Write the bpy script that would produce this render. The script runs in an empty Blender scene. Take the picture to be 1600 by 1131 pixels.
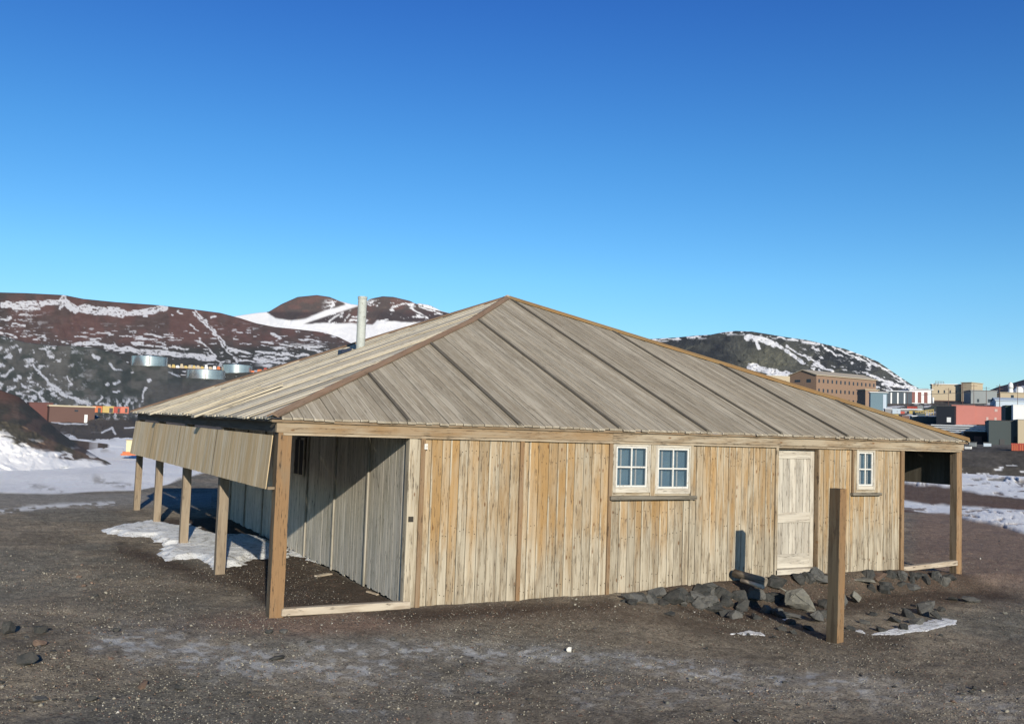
import bpy, bmesh, math, random
import numpy as np
from mathutils import Vector, Matrix
random.seed(7)
rng = np.random.default_rng(11)
sc = bpy.context.scene
COL = sc.collection

# ------------------------------------------------------------------ camera model (hut frame: X along the front wall, Y into the hut, Z up)
CAM = np.array([-5.631, -13.793, 2.778])
YAW, PIT, ROL, F = -28.051, 3.72, 1.979, 1494.54
_y, _p, _r = map(math.radians, (YAW, PIT, ROL))
_fw = np.array([-math.sin(_y)*math.cos(_p), math.cos(_y)*math.cos(_p), math.sin(_p)])
_rt0 = np.array([math.cos(_y), math.sin(_y), 0.0]); _up0 = np.cross(_rt0, _fw)
_rt = math.cos(_r)*_rt0 + math.sin(_r)*_up0
_up = -math.sin(_r)*_rt0 + math.cos(_r)*_up0
def ray(x, y):
    x = np.asarray(x, float); y = np.asarray(y, float)
    return _fw + ((x-800)/F)[..., None]*_rt - ((y-565.5)/F)[..., None]*_up
def on(x, y, ax, val):
    d = ray(x, y); t = (val-CAM[ax])/d[ax]; return CAM + t*d
def at(x, y, r):            # survey sight line (x, y) taken at horizontal distance r
    d = ray(x, y); h = np.sqrt(d[..., 0]**2+d[..., 1]**2)
    return CAM + d*(np.asarray(r, float)/h)[..., None]
def project(P):
    d = P-CAM; z = d@_fw
    zz = np.where(z > .1, z, np.nan)
    return 800+F*(d@_rt)/zz, 565.5-F*(d@_up)/zz

cam = bpy.data.cameras.new("camera"); camo = bpy.data.objects.new("camera", cam); COL.objects.link(camo)
M = Matrix(((_rt[0], _up[0], -_fw[0], CAM[0]), (_rt[1], _up[1], -_fw[1], CAM[1]), (_rt[2], _up[2], -_fw[2], CAM[2]), (0, 0, 0, 1)))
camo.matrix_world = M
cam.sensor_width = 36; cam.lens = 36*F/1600; cam.clip_start = .1; cam.clip_end = 20000
sc.camera = camo

# ------------------------------------------------------------------ light
SD = Vector((.24, 1.0, -.342)).normalized()       # direction sunlight travels
sun = bpy.data.lights.new("sun", 'SUN'); so = bpy.data.objects.new("sun", sun); COL.objects.link(so)
sun.energy = 5.0; sun.angle = math.radians(.5); sun.color = (1.0, .93, .80)
so.rotation_euler = SD.to_track_quat('-Z', 'Y').to_euler(); so.location = (-20, -30, 20)
elev = math.asin(-SD.z); az = math.atan2(-SD.x, -SD.y)
w = bpy.data.worlds.new("World"); sc.world = w; w.use_nodes = True
nt = w.node_tree; bg = nt.nodes['Background']
sky = nt.nodes.new('ShaderNodeTexSky'); sky.sky_type = 'NISHITA'; sky.sun_disc = False
sky.sun_elevation = elev; sky.sun_rotation = az
sky.air_density = 1.0; sky.dust_density = 0.15; sky.ozone_density = 3.0; sky.altitude = 0
hs = nt.nodes.new('ShaderNodeHueSaturation'); hs.inputs['Saturation'].default_value = 1.22; hs.inputs['Hue'].default_value = .5
nt.links.new(sky.outputs[0], hs.inputs['Color']); tn = nt.nodes.new('ShaderNodeMix'); tn.data_type = 'RGBA'; tn.blend_type = 'MULTIPLY'; tn.inputs[0].default_value = 1; 
tcn = nt.nodes.new('ShaderNodeTexCoord'); sxyz = nt.nodes.new('ShaderNodeSeparateXYZ'); rp = nt.nodes.new('ShaderNodeValToRGB')
nt.links.new(tcn.outputs['Generated'], sxyz.inputs[0]); nt.links.new(sxyz.outputs[2], rp.inputs[0]); nt.links.new(rp.outputs[0], tn.inputs[7])
SKYT = [(.04, (.78, 1.0, 1.28)), (.15, (.82, 1.12, 1.28)), (.27, (.68, 1.0, 1.24)), (.42, (.50, .74, 1.18)), (.62, (.34, .48, .78))]
rp.color_ramp.elements[0].position = SKYT[0][0]; rp.color_ramp.elements[1].position = SKYT[-1][0]
for q_ in SKYT[1:-1]: rp.color_ramp.elements.new(q_[0])
for e_, q_ in zip(rp.color_ramp.elements, SKYT): e_.color = (q_[1][0]/2, q_[1][1]/2, q_[1][2]/2, 1)
nt.links.new(hs.outputs[0], tn.inputs[6]); nt.links.new(tn.outputs[2], bg.inputs['Color'])
bg.inputs['Strength'].default_value = .218
sc.view_settings.view_transform = 'Standard'; sc.view_settings.look = 'None'; sc.view_settings.exposure = 0
sc.render.engine = 'CYCLES'
sc.cycles.max_bounces = 5; sc.cycles.diffuse_bounces = 1

# ------------------------------------------------------------------ numpy noise
def _hash(i, j, s):
    n = (i.astype(np.int64)*374761393 + j.astype(np.int64)*668265263 + s*1274126177) & 0xffffffff
    n = ((n ^ (n >> 13))*1274126177) & 0xffffffff
    n = (n ^ (n >> 16)) & 0xffffffff
    return n/4294967295.0
def vnoise(x, y, s=0):
    i = np.floor(x); j = np.floor(y); u = x-i; v = y-j
    u = u*u*u*(u*(u*6-15)+10); v = v*v*v*(v*(v*6-15)+10)
    a = _hash(i, j, s); b = _hash(i+1, j, s); c = _hash(i, j+1, s); d = _hash(i+1, j+1, s)
    return (a*(1-u)+b*u)*(1-v)+(c*(1-u)+d*u)*v
def fbm(x, y, o=4, s=0, g=.5):
    t = 0; a = 1; n = 0
    for k in range(o):
        t = t+a*vnoise(x*2**k+17.3*k, y*2**k-9.1*k, s+k*13); n += a; a *= g
    return t/n
def sst(a, b, x):
    t = np.clip((x-a)/(b-a), 0, 1); return t*t*(3-2*t)
def interp(x, pts):
    return np.interp(x, [p[0] for p in pts], [p[1] for p in pts])
def dist_poly(px, py, pts):      # distance to a polyline
    best = np.full(np.shape(px), 1e9)
    for (x0, y0), (x1, y1) in zip(pts[:-1], pts[1:]):
        dx, dy = x1-x0, y1-y0; L2 = dx*dx+dy*dy+1e-9
        t = np.clip(((px-x0)*dx+(py-y0)*dy)/L2, 0, 1)
        best = np.minimum(best, np.hypot(px-x0-t*dx, py-y0-t*dy))
    return best
def lerp(a, b, t):
    return a*(1-t[..., None])+b*t[..., None]

# ------------------------------------------------------------------ object helpers
def tag(o, label=None, cat=None, group=None, kind=None):
    if label: o['label'] = label
    if cat: o['category'] = cat
    if group: o['group'] = group
    if kind: o['kind'] = kind
    return o
def empty(name, loc=(0, 0, 0), rz=0):
    o = bpy.data.objects.new(name, None); COL.objects.link(o); o.location = loc; o.rotation_euler = (0, 0, rz)
    o.empty_display_size = .2
    return o
def link_mesh(name, me, mat, parent=None):
    o = bpy.data.objects.new(name, me); COL.objects.link(o)
    if mat: me.materials.append(mat)
    if parent: o.parent = parent
    return o
def np_mesh(name, V, Fq, mat, col=None, smooth=True, parent=None):
    me = bpy.data.meshes.new(name)
    n = Fq.shape[1]
    me.vertices.add(len(V)); me.vertices.foreach_set('co', np.asarray(V, np.float32).ravel())
    me.loops.add(Fq.size); me.loops.foreach_set('vertex_index', Fq.astype(np.int32).ravel())
    me.polygons.add(len(Fq)); me.polygons.foreach_set('loop_start', np.arange(0, Fq.size, n, dtype=np.int32))
    me.polygons.foreach_set('loop_total', np.full(len(Fq), n, np.int32))
    me.update(calc_edges=True); me.validate()
    if smooth: me.polygons.foreach_set('use_smooth', np.ones(len(me.polygons), bool))
    if col is not None:
        a = me.attributes.new('Col', 'FLOAT_COLOR', 'POINT')
        c = np.concatenate([col, np.ones((len(col), 1)) if col.shape[1] == 3 else np.zeros((len(col), 0))], 1)
        a.data.foreach_set('color', c.astype(np.float32).ravel())
    return link_mesh(name, me, mat, parent)
class MB:
    """collects boards, boxes and tubes of ONE part, with grain coordinates"""
    def __init__(s): s.v = []; s.f = []; s.wc = []; s.ws = []
    def hexa(s, P, wid, length, tone=None, warm=.5):
        # P: 8 corners, 0-3 bottom end ring, 4-7 top end ring (ring: u0n0,u1n0,u1n1,u0n1)
        tone = random.uniform(.8, 1.12) if tone is None else tone
        b = len(s.v); idn = random.uniform(0, 50); vo = random.uniform(0, 30)
        un = (0, 1, 1, 0, 0, 1, 1, 0); vn = (0, 0, 0, 0, 1, 1, 1, 1); dn = (0, 0, .05, .05, 0, 0, .05, .05)
        for k, p in enumerate(P):
            s.v.append(tuple(float(q) for q in p)); s.wc.append((un[k]*wid+dn[k], vn[k]*length+vo, idn)); s.ws.append((un[k], tone, warm))
        for f in ((3, 2, 1, 0), (4, 5, 6, 7), (0, 1, 5, 4), (1, 2, 6, 5), (2, 3, 7, 6), (3, 0, 4, 7)):
            s.f.append(tuple(b+i for i in f))
    def board(s, o, U, V, N, wid, length, th, tone=None, warm=.5):
        """o: corner; U across (width), V along the grain (length), N thickness"""
        o, U, V, N = (np.array(q, float) for q in (o, U, V, N))
        a = [o, o+U*wid, o+U*wid+N*th, o+N*th]
        s.hexa(a+[q+V*length for q in a], wid, length, tone, warm)
    def box(s, x0, x1, y0, y1, z0, z1, grain='z', tone=None, warm=.5):
        d = (x1-x0, y1-y0, z1-z0)
        if grain == 'z': s.board((x0, y0, z0), (1, 0, 0), (0, 0, 1), (0, 1, 0), d[0], d[2], d[1], tone, warm)
        elif grain == 'x': s.board((x0, y0, z0), (0, 0, 1), (1, 0, 0), (0, 1, 0), d[2], d[0], d[1], tone, warm)
        else: s.board((x0, y0, z0), (0, 0, 1), (0, 1, 0), (1, 0, 0), d[2], d[1], d[0], tone, warm)
    def tube(s, p0, p1, r0, r1, n=16, cap=True, tone=1, warm=.5):
        p0, p1 = Vector(p0), Vector(p1); d = (p1-p0); q = d.to_track_quat('Z', 'Y'); b = len(s.v)
        for e, (p, r) in enumerate(((p0, r0), (p1, r1))):
            for k in range(n):
                a = 2*math.pi*k/n; s.v.append(tuple(p+q@Vector((r*math.cos(a), r*math.sin(a), 0))))
                s.wc.append((a*r0, d.length*e, 3.1)); s.ws.append((.5, tone, warm))
        for k in range(n):
            k2 = (k+1) % n; s.f.append((b+k, b+k2, b+n+k2, b+n+k))
        if cap: s.f.append(tuple(b+n+k for k in range(n))); s.f.append(tuple(b+k for k in reversed(range(n))))
    def poly(s, pts, tone=1, warm=.5):
        b = len(s.v)
        for p in pts: s.v.append(tuple(float(q) for q in p)); s.wc.append((p[0], p[1], 0)); s.ws.append((.5, tone, warm))
        s.f.append(tuple(range(b, b+len(pts))))
    def build(s, name, mat, parent=None, bevel=0, smooth=False, recalc=True):
        me = bpy.data.meshes.new(name); me.from_pydata(s.v, [], s.f); me.update()
        for nm, dat in (('wc', s.wc), ('ws', s.ws)):
            a = me.attributes.new(nm, 'FLOAT_VECTOR', 'POINT'); a.data.foreach_set('vector', np.array(dat, np.float32).ravel())
        if recalc or bevel:
            bm = bmesh.new(); bm.from_mesh(me)
            bmesh.ops.recalc_face_normals(bm, faces=bm.faces)
            if bevel:
                bmesh.ops.bevel(bm, geom=[e for e in bm.edges], offset=bevel, segments=1, affect='EDGES')
            bm.to_mesh(me); bm.free()
        if smooth:
            for p in me.polygons: p.use_smooth = len(p.vertices) == 4
        return link_mesh(name, me, mat, parent)
def copy_tree(o, parent=None):
    c = o.copy(); COL.objects.link(c); c.parent = parent
    for ch in list(o.children): copy_tree(ch, c)
    return c

# ------------------------------------------------------------------ material helpers
class NT:
    def __init__(s, name, rough=.85, spec=.25):
        s.m = bpy.data.materials.new(name); s.m.use_nodes = True; s.t = s.m.node_tree; s.n = s.t.nodes
        s.b = s.n['Principled BSDF']; s.b.inputs['Roughness'].default_value = rough
        s.b.inputs['Specular IOR Level'].default_value = spec
    def L(s, a, b): s.t.links.new(a, b)
    def put(s, sock, v):
        if hasattr(v, 'is_linked') or isinstance(v, bpy.types.NodeSocket): s.L(v, sock)
        else: sock.default_value = v
    def attr(s, name): 
        a = s.n.new('ShaderNodeAttribute'); a.attribute_name = name; return a
    def math(s, op, a, b=0.0, c=None, clamp=False):
        n = s.n.new('ShaderNodeMath'); n.operation = op; n.use_clamp = clamp; s.put(n.inputs[0], a); s.put(n.inputs[1], b)
        if c is not None: s.put(n.inputs[2], c)
        return n.outputs[0]
    def vmul(s, a, v):
        n = s.n.new('ShaderNodeVectorMath'); n.operation = 'MULTIPLY'; s.L(a, n.inputs[0]); n.inputs[1].default_value = v; return n.outputs[0]
    def noise(s, vec, scale, detail=4, rough=.55, dist=0):
        n = s.n.new('ShaderNodeTexNoise'); n.inputs['Scale'].default_value = scale; n.inputs['Detail'].default_value = detail
        n.inputs['Roughness'].default_value = rough; n.inputs['Distortion'].default_value = dist
        if vec is not None: s.L(vec, n.inputs['Vector'])
        return n.outputs['Fac']
    def ramp(s, v, lo, hi):
        n = s.n.new('ShaderNodeMapRange'); n.interpolation_type = 'SMOOTHSTEP'; s.put(n.inputs['Value'], v)
        n.inputs['From Min'].default_value = lo; n.inputs['From Max'].default_value = hi; return n.outputs['Result']
    def mix(s, f, a, b, mode='MIX'):
        n = s.n.new('ShaderNodeMix'); n.data_type = 'RGBA'; n.blend_type = mode
        s.put(n.inputs[0], f); s.put(n.inputs[6], a if not isinstance(a, tuple) else (*a, 1)); s.put(n.inputs[7], b if not isinstance(b, tuple) else (*b, 1))
        return n.outputs[2]
    def scale(s, c, f):
        n = s.n.new('ShaderNodeVectorMath'); n.operation = 'SCALE'; s.put(n.inputs[0], c); s.put(n.inputs['Scale'], f); return n.outputs[0]
    def pos(s): return s.n.new('ShaderNodeNewGeometry').outputs['Position']
    def bump(s, h, strength=.5, dist=.01):
        n = s.n.new('ShaderNodeBump'); n.inputs['Strength'].default_value = strength; n.inputs['Distance'].default_value = dist
        s.L(h, n.inputs['Height']); s.L(n.outputs[0], s.b.inputs['Normal'])
    def base(s, c): s.put(s.b.inputs['Base Color'], c if not isinstance(c, tuple) else (*c, 1))

def wood(name, pale, warm, grey, bleach=(0, 0), crack=.6, edge=.5, knots=.6, gfine=1.0, warmgain=1.0, moss=0.0, ct=.58):
    """weathered softwood. bleach=(z where bleaching is full, z where it ends)"""
    k = NT(name, .9, .15)
    wc = k.attr('wc').outputs['Vector']; wsn = k.attr('ws').outputs['Vector']
    sp = k.n.new('ShaderNodeSeparateXYZ'); k.L(wsn, sp.inputs[0]); un, tone, wm = sp.outputs
    grain = k.noise(k.vmul(wc, (70*gfine, 1.6, 1)), 1, 5, .65, .3)
    patch = k.noise(k.vmul(wc, (5, .8, 1)), 1, 3, .6, .8)
    patch2 = k.noise(k.vmul(wc, (15, 1.3, 1)), 1, 4, .6, .3)
    cr = k.noise(k.vmul(wc, (62*gfine, 5.0, 1)), 1, 4, .6, .2)
    # amount of warm, unweathered surface
    wa = k.math('ADD', wm, k.math('MULTIPLY', k.math('SUBTRACT', patch, .5), 1.1*warmgain))
    wa = k.math('ADD', wa, k.math('MULTIPLY', k.math('SUBTRACT', patch2, .5), .8*warmgain))
    wa = k.math('ADD', wa, k.math('MULTIPLY', k.math('SUBTRACT', k.noise(k.vmul(k.pos(), (1.4, 1.4, .8)), 1, 3, .6), .5), 1.1*warmgain))
    if bleach[1]:
        z = k.n.new('ShaderNodeSeparateXYZ'); k.L(k.pos(), z.inputs[0])
        bl = k.ramp(z.outputs[2], bleach[1], bleach[0])
        wa = k.math('SUBTRACT', wa, k.math('MULTIPLY', bl, .75))
    wa = k.math('MULTIPLY', wa, 1.0, clamp=True)
    gsel = k.ramp(patch2, .42, .62)
    c = k.mix(gsel, pale, grey)
    c = k.mix(wa, c, warm)
    # pale worn edge of each board
    if edge:
        ed = k.ramp(k.math('SUBTRACT', .5, un), .30, .40)
        en = k.ramp(patch, .42, .6)
        c = k.mix(k.math('MULTIPLY', k.math('MULTIPLY', ed, en), edge), c, tuple(min(1, q*1.15) for q in pale))
    if knots:
        vo = k.n.new('ShaderNodeTexVoronoi'); vo.inputs['Scale'].default_value = 1; k.L(k.vmul(wc, (6.5, 2.6, 1)), vo.inputs['Vector'])
        kn = k.ramp(vo.outputs['Distance'], .13, .05)
        c = k.mix(k.math('MULTIPLY', kn, knots), c, (.16, .075, .03))
    g = k.math('MULTIPLY_ADD', grain, .65, .68)
    c = k.scale(c, k.math('MULTIPLY', g, tone))
    if bleach[1]:       # grey-brown run marks, stronger towards the ground
        st_ = k.ramp(k.noise(k.vmul(wc, (11, .7, 1)), 1, 5, .65, .4), .50, .66)
        st_ = k.math('MULTIPLY', st_, k.math('MULTIPLY_ADD', bl, .42, .22))
        c = k.mix(st_, c, (.17, .135, .095))
    ck = k.math('MULTIPLY', k.ramp(cr, ct, ct+.055), crack)
    ck = k.math('MULTIPLY', ck, k.ramp(patch2, .40, .54), clamp=True)
    c = k.mix(ck, c, (.045, .035, .028))
    if moss:
        ms = k.ramp(k.noise(k.pos(), 22, 5, .75), .60, .70)
        c = k.mix(k.math('MULTIPLY', ms, moss), c, (.42, .43, .36))
    k.base(c)
    h = k.math('SUBTRACT', grain, k.math('MULTIPLY', ck, .8))
    k.bump(h, .55, .006)
    return k.m

W_front = wood('weathered_wall_boards', (.43, .372, .275), (.375, .232, .10), (.295, .24, .165), bleach=(.2, 1.4), crack=.75, edge=1.0, knots=.85)
W_side = wood('grey_side_boards', (.62, .57, .48), (.50, .43, .32), (.45, .42, .34), crack=1.5, edge=.3, knots=.1, warmgain=.4, ct=.605)
W_trim = wood('brown_trim', (.28, .215, .145), (.25, .15, .075), (.19, .145, .095), crack=.7, edge=.2, knots=.6)
W_fascia = wood('fascia_board', (.36, .30, .215), (.285, .18, .09), (.24, .19, .13), crack=.7, edge=.3, knots=.9)
W_post = wood('orange_post', (.20, .165, .115), (.265, .16, .08), (.13, .105, .075), crack=1.0, edge=0, knots=.6)
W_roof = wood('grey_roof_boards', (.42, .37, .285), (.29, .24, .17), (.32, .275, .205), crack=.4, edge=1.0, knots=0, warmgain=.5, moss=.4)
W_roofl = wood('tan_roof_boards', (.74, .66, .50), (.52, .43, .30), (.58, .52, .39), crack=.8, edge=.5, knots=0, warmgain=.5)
W_dark = wood('dark_felt_and_shade', (.17, .15, .12), (.115, .10, .075), (.135, .115, .09), crack=.4, edge=.3, knots=0)  # roof felt; also darkens the right shutter and side beams in place of shade
W_hip = wood('rusty_hip_board', (.25, .18, .125), (.24, .145, .09), (.19, .145, .105), crack=.5, edge=.2, knots=0)
W_hipo = wood('ochre_hip_board', (.34, .235, .11), (.36, .20, .075), (.24, .18, .10), crack=.5, edge=.2, knots=0)
W_ply = wood('plywood_shutter', (.70, .60, .43), (.62, .44, .23), (.54, .42, .255), crack=.15, edge=0, knots=0, gfine=.55, warmgain=1.3)
W_dpost = wood('grey_tan_post', (.30, .245, .18), (.25, .185, .12), (.22, .18, .135), crack=.4, edge=0, knots=.1, gfine=.5)
W_door = wood('pale_door_boards', (.52, .475, .39), (.44, .36, .27), (.39, .35, .285), crack=.6, edge=.5, knots=.15, warmgain=.6)
W_log = wood('dry_beam', (.50, .43, .33), (.40, .30, .20), (.34, .28, .21), crack=.8, edge=.2, knots=.3)

def paint(name, col, rough=.6, var=.12, scale=3, metallic=0, spec=.4, dirt=None):
    k = NT(name, rough, spec); n = k.noise(k.pos(), scale, 5, .6); n2 = k.noise(k.pos(), scale*9, 3, .6)
    f = k.math('ADD', k.math('MULTIPLY_ADD', n, 2*var, 1-var), k.math('MULTIPLY_ADD', n2, var, -var/2))
    c = k.scale((*col,), f)
    if dirt:
        c = k.mix(k.ramp(k.noise(k.pos(), scale*3, 5, .7), .55, .68), c, dirt)
    k.base(c); k.b.inputs['Metallic'].default_value = metallic
    return k.m
P_white = paint('white_window_paint', (.66, .64, .58), .6, .15, 9, dirt=(.42, .38, .31))
P_pipe = paint('peeling_white_pipe', (.43, .45, .41), .65, .3, 6, dirt=(.25, .25, .21))
P_black = paint('painted_hollow_shade', (.02, .02, .02), .9, .2)  # near-black colour stands in for the unlit inside of openings
P_flash = paint('lead_flashing', (.03, .04, .07), .4, .2, metallic=.4)

def glass(name='window_glass'):
    k = NT(name, .08, .5); k.base(k.mix(k.ramp(k.noise(k.pos(), 3, 3), .4, .65), (.15, .24, .31), (.21, .31, .36))); return k.m
GL = glass()

def colmat(name, fine=8, contrast=.35, bump=.3, bdist=.02, rough=.95, speck=None, snowbump=False):
    k = NT(name, rough, .1)
    c = k.attr('Col').outputs['Color']
    n = k.noise(k.pos(), fine, 6, .7); n2 = k.noise(k.pos(), fine*.13, 4, .6)
    f = k.math('MULTIPLY_ADD', k.math('SUBTRACT', n, .5), contrast*2.2, 1.0)
    f = k.math('MULTIPLY', f, k.math('MULTIPLY_ADD', k.math('SUBTRACT', n2, .5), contrast, 1.0))
    bw = k.n.new('ShaderNodeRGBToBW'); k.L(c, bw.inputs[0])
    isn = k.ramp(bw.outputs[0], .3, .5)                     # snow keeps its even white
    f = k.math('ADD', k.math('MULTIPLY', f, k.math('SUBTRACT', 1.0, k.math('MULTIPLY', isn, .75))), k.math('MULTIPLY', isn, .75))
    c = k.scale(c, f)
    if speck:
        for (sc_, lo, hi, colr, amt) in speck:
            vo = k.n.new('ShaderNodeTexVoronoi'); vo.inputs['Scale'].default_value = sc_; k.L(k.pos(), vo.inputs['Vector'])
            cs = k.n.new('ShaderNodeSeparateXYZ'); k.L(vo.outputs['Color'], cs.inputs[0])
            sel = k.math('MULTIPLY', k.ramp(cs.outputs[0], lo, lo+.02), k.ramp(vo.outputs['Distance'], hi, hi*.6))
            sel = k.math('MULTIPLY', sel, k.math('SUBTRACT', 1.0, isn))
            c = k.mix(k.math('MULTIPLY', sel, amt), c, colr)
    k.base(c); k.bump(n, bump, bdist)
    return k.m

# ------------------------------------------------------------------ ground
SNOW = np.array([.98, .96, .92])
def gheight(x, y):
    wallp = interp(x, [(-6, -.06), (-2, -.09), (0, -.06), (3.7, -.06), (5.5, 0), (7.5, .06), (10.9, .05), (13, -.12), (18, -.2)])
    fade = 1-sst(2, 14, y)*.6
    s = np.maximum(0, -y)
    bk = interp(x, [(3.6, 0), (5.4, 1), (12.4, 1), (14.5, 0)]); drop = interp(x, [(-8, .12), (-3, .12), (2, .2), (5.5, .40), (9, .40), (12, .34), (14, .22)])*(sst(.3, 3.5, s)*(1-bk)+sst(-.02, .68, s)*bk)
    z = wallp*fade-drop
    d = np.hypot(x-CAM[0], y-CAM[1])
    far = sst(28, 60, d); z = z*(1-far)-.3*far
    z = z+1.4*sst(8.6, 1.5, d)*(1-0)
    z = z+(fbm(x*.35, y*.35, 3, 5)-.5)*.10*sst(.5, 4, np.abs(np.minimum(y, 0))+sst(-3.5, -6, x)*6+sst(14, 17, x)*6)
    z = z+(.03*sst(4.2, 6, x)*sst(14, 11, x)*sst(-1.5, -.3, y)*sst(.6, 0, y))*(.5+fbm(x*1.5, y*1.5, 3, 77))
    z = z+(fbm(x*2.1, y*2.1, 4, 9)-.5)*.045+(fbm(x*9, y*9, 3, 21)-.5)*.02
    return z

def snow_left(px, py, x, y):
    e = 10*(fbm(px*.03, py*.06, 4, 31)-.5)
    top = interp(px, [(-400, 660), (0, 690), (60, 712), (150, 712), (210, 690), (400, 700)])
    lower = interp(px, [(-400, 775), (0, 771), (80, 773), (150, 769), (215, 767), (262, 757), (300, 745), (330, 737), (420, 725)])
    m = sst(0, 2, lower+e*.25-py)*(py < lower+5)
    return m*(px < 430)
def ground_color(px, py, x, y):
    n1 = fbm(x*.9, y*.9, 5, 41); n2 = fbm(x*3.1, y*3.1, 4, 43); n3 = fbm(x*.3+5, y*.3, 3, 47)
    base = lerp(np.array([.275, .232, .172]), np.array([.385, .322, .235]), sst(.35, .65, n1))
    base = lerp(base, np.array([.235, .225, .185]), sst(.5, .68, n3)*.6)
    n4 = fbm(x*11, y*11, 4, 49, .8); base = base*(.26+.36*n2+.88*n4)[..., None]
    px = np.nan_to_num(px, nan=800.); py = np.nan_to_num(py, nan=1200.)
    nn = fbm(px*.012, py*.03, 4, 51); wob = (fbm(px*.02, py*.05, 4, 57)-.5)
    # red cinders
    red = np.maximum(np.exp(-(((px-480)/150)**2+((py-972)/18)**2))*1.5, sst(1390, 1460, px)*sst(780, 800, py)*sst(960, 880, py)*.9)
    red = np.maximum(red, np.exp(-(((px-700)/280)**2+((py-955)/16)**2))*.35)
    base = lerp(base, np.array([.30, .205, .15]), np.clip(red*(.5+nn), 0, .85))
    # damp dark earth by the snow and along the walls; verandah floor darker too
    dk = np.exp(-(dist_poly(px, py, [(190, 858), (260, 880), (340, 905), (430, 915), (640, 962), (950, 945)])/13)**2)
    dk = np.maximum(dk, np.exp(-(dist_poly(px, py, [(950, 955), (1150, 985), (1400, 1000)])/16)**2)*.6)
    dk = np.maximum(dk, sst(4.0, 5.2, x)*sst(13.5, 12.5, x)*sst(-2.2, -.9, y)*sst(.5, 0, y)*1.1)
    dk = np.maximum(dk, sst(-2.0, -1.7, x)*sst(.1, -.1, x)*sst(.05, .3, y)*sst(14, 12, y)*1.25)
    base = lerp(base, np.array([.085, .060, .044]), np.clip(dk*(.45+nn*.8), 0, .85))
    # frost dusting
    fr = np.exp(-(dist_poly(px, py+30*wob, [(150, 1000), (215, 996)])/12)**2)*1.0
    fr = np.maximum(fr, np.exp(-(dist_poly(px, py+26*wob, [(210, 1006), (330, 1026), (470, 1040), (600, 1050)])/26)**2)*.9)
    fr = np.maximum(fr, np.exp(-(dist_poly(px, py+30*wob, [(560, 1058), (700, 1068), (800, 1050)])/18)**2)*.45)
    fr = np.maximum(fr, np.exp(-(dist_poly(px, py+20*wob, [(480, 1012), (800, 1022), (1000, 1035), (1090, 1047), (1220, 1060), (1400, 1075)])/14)**2)*.9)
    fr = np.maximum(fr, np.exp(-(dist_poly(px, py+30*wob, [(900, 1085), (1300, 1075), (1600, 1105)])/22)**2)*.4)
    fr = np.maximum(fr, np.exp(-(dist_poly(px, py+30*wob, [(520, 1098), (620, 1120), (800, 1125)])/8)**2)*.55)
    sp = sst(.46, .70, fbm(px*.06, py*.19, 5, 61))
    base = lerp(base, np.array([.62, .62, .60]), np.clip(fr*(.20+.66*sp), 0, .8))
    # gritty road on the left
    rd = sst(768, 774, py)*sst(800, 786, py)*(px < 330)
    base = lerp(base, np.array([.36, .33, .28]), rd*.8)
    rs = np.exp(-(dist_poly(px, py+10*wob, [(0, 797), (110, 790), (185, 786)])/3.0)**2)*sst(.4, .55, fbm(px*.08, py*.3, 4, 77))
    base = lerp(base, SNOW*.8, np.clip(rs*1.1, 0, 1))
    s = snow_left(px, py, x, y)
    # dark runnels in the snow field
    rn = np.exp(-(dist_poly(px, py, [(45, 757), (95, 768)])/4)**2)*.5
    rn = np.maximum(rn, np.exp(-(dist_poly(px, py, [(150, 750), (205, 760)])/5)**2)*.6)
    s = s*(1-rn*sst(.4, .6, fbm(px*.1, py*.3, 4, 71)))
    # dark tongues of the mound
    tg = sst(.5, .62, fbm(px*.03, py*.11, 4, 73))*sst(712, 700, py)*sst(240, 120, px)
    s = s*(1-tg)
    # right snow
    w = 16*(fbm(px*.025, py*.05, 4, 81)-.5)
    R1 = sst(0, 3, py-726-w*.3)*sst(0, 4, interp(px, [(1380, 757), (1470, 763), (1530, 773), (1600, 782), (1800, 800)])+w*.5-py)
    R2 = sst(0, 4, py-interp(px, [(1380, 776), (1440, 785), (1500, 787), (1600, 795), (1800, 806)])+w*.4)*sst(0, 4, interp(px, [(1380, 792), (1410, 797), (1480, 807), (1540, 819), (1600, 836), (1800, 880)])+w*.4-py)
    rr = np.maximum(R1, R2)*(px > 1100)
    rr = rr*(1-.8*sst(.60, .68, fbm(px*.05, py*.22, 4, 87)))
    s = np.maximum(s, rr)
    rim = (py > 757)*(px > 1380)*(py < 800)
    base = lerp(base, np.array([.15, .085, .062]), rim*.75*np.ones_like(px))
    und = .92+.2*fbm(px*.02, py*.09, 4, 91)
    base = lerp(base, SNOW*1.0, np.clip(s, 0, 1))
    base = np.where((s > .5)[..., None], base*np.minimum(und, 1.05)[..., None], base)
    return base, s

G_mat = colmat('cinder_ground', 30, 1.0, 1.0, .05, speck=[(34, .70, .45, (.06, .055, .05), .75), (40, .90, .42, (.46, .43, .37), .45), (15, .88, .35, (.05, .048, .045), .75), (22, .90, .4, (.33, .17, .12), .6)])
azc = math.atan2(_fw[0], _fw[1])
cols_in = np.arctan2(*(ray(np.linspace(-260, 1860, 1150), np.full(1150, 660.))[:, :2].T))
azs = np.concatenate([cols_in, np.linspace(cols_in[-1], cols_in[0]+2*math.pi, 70)[1:-1]])
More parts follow.
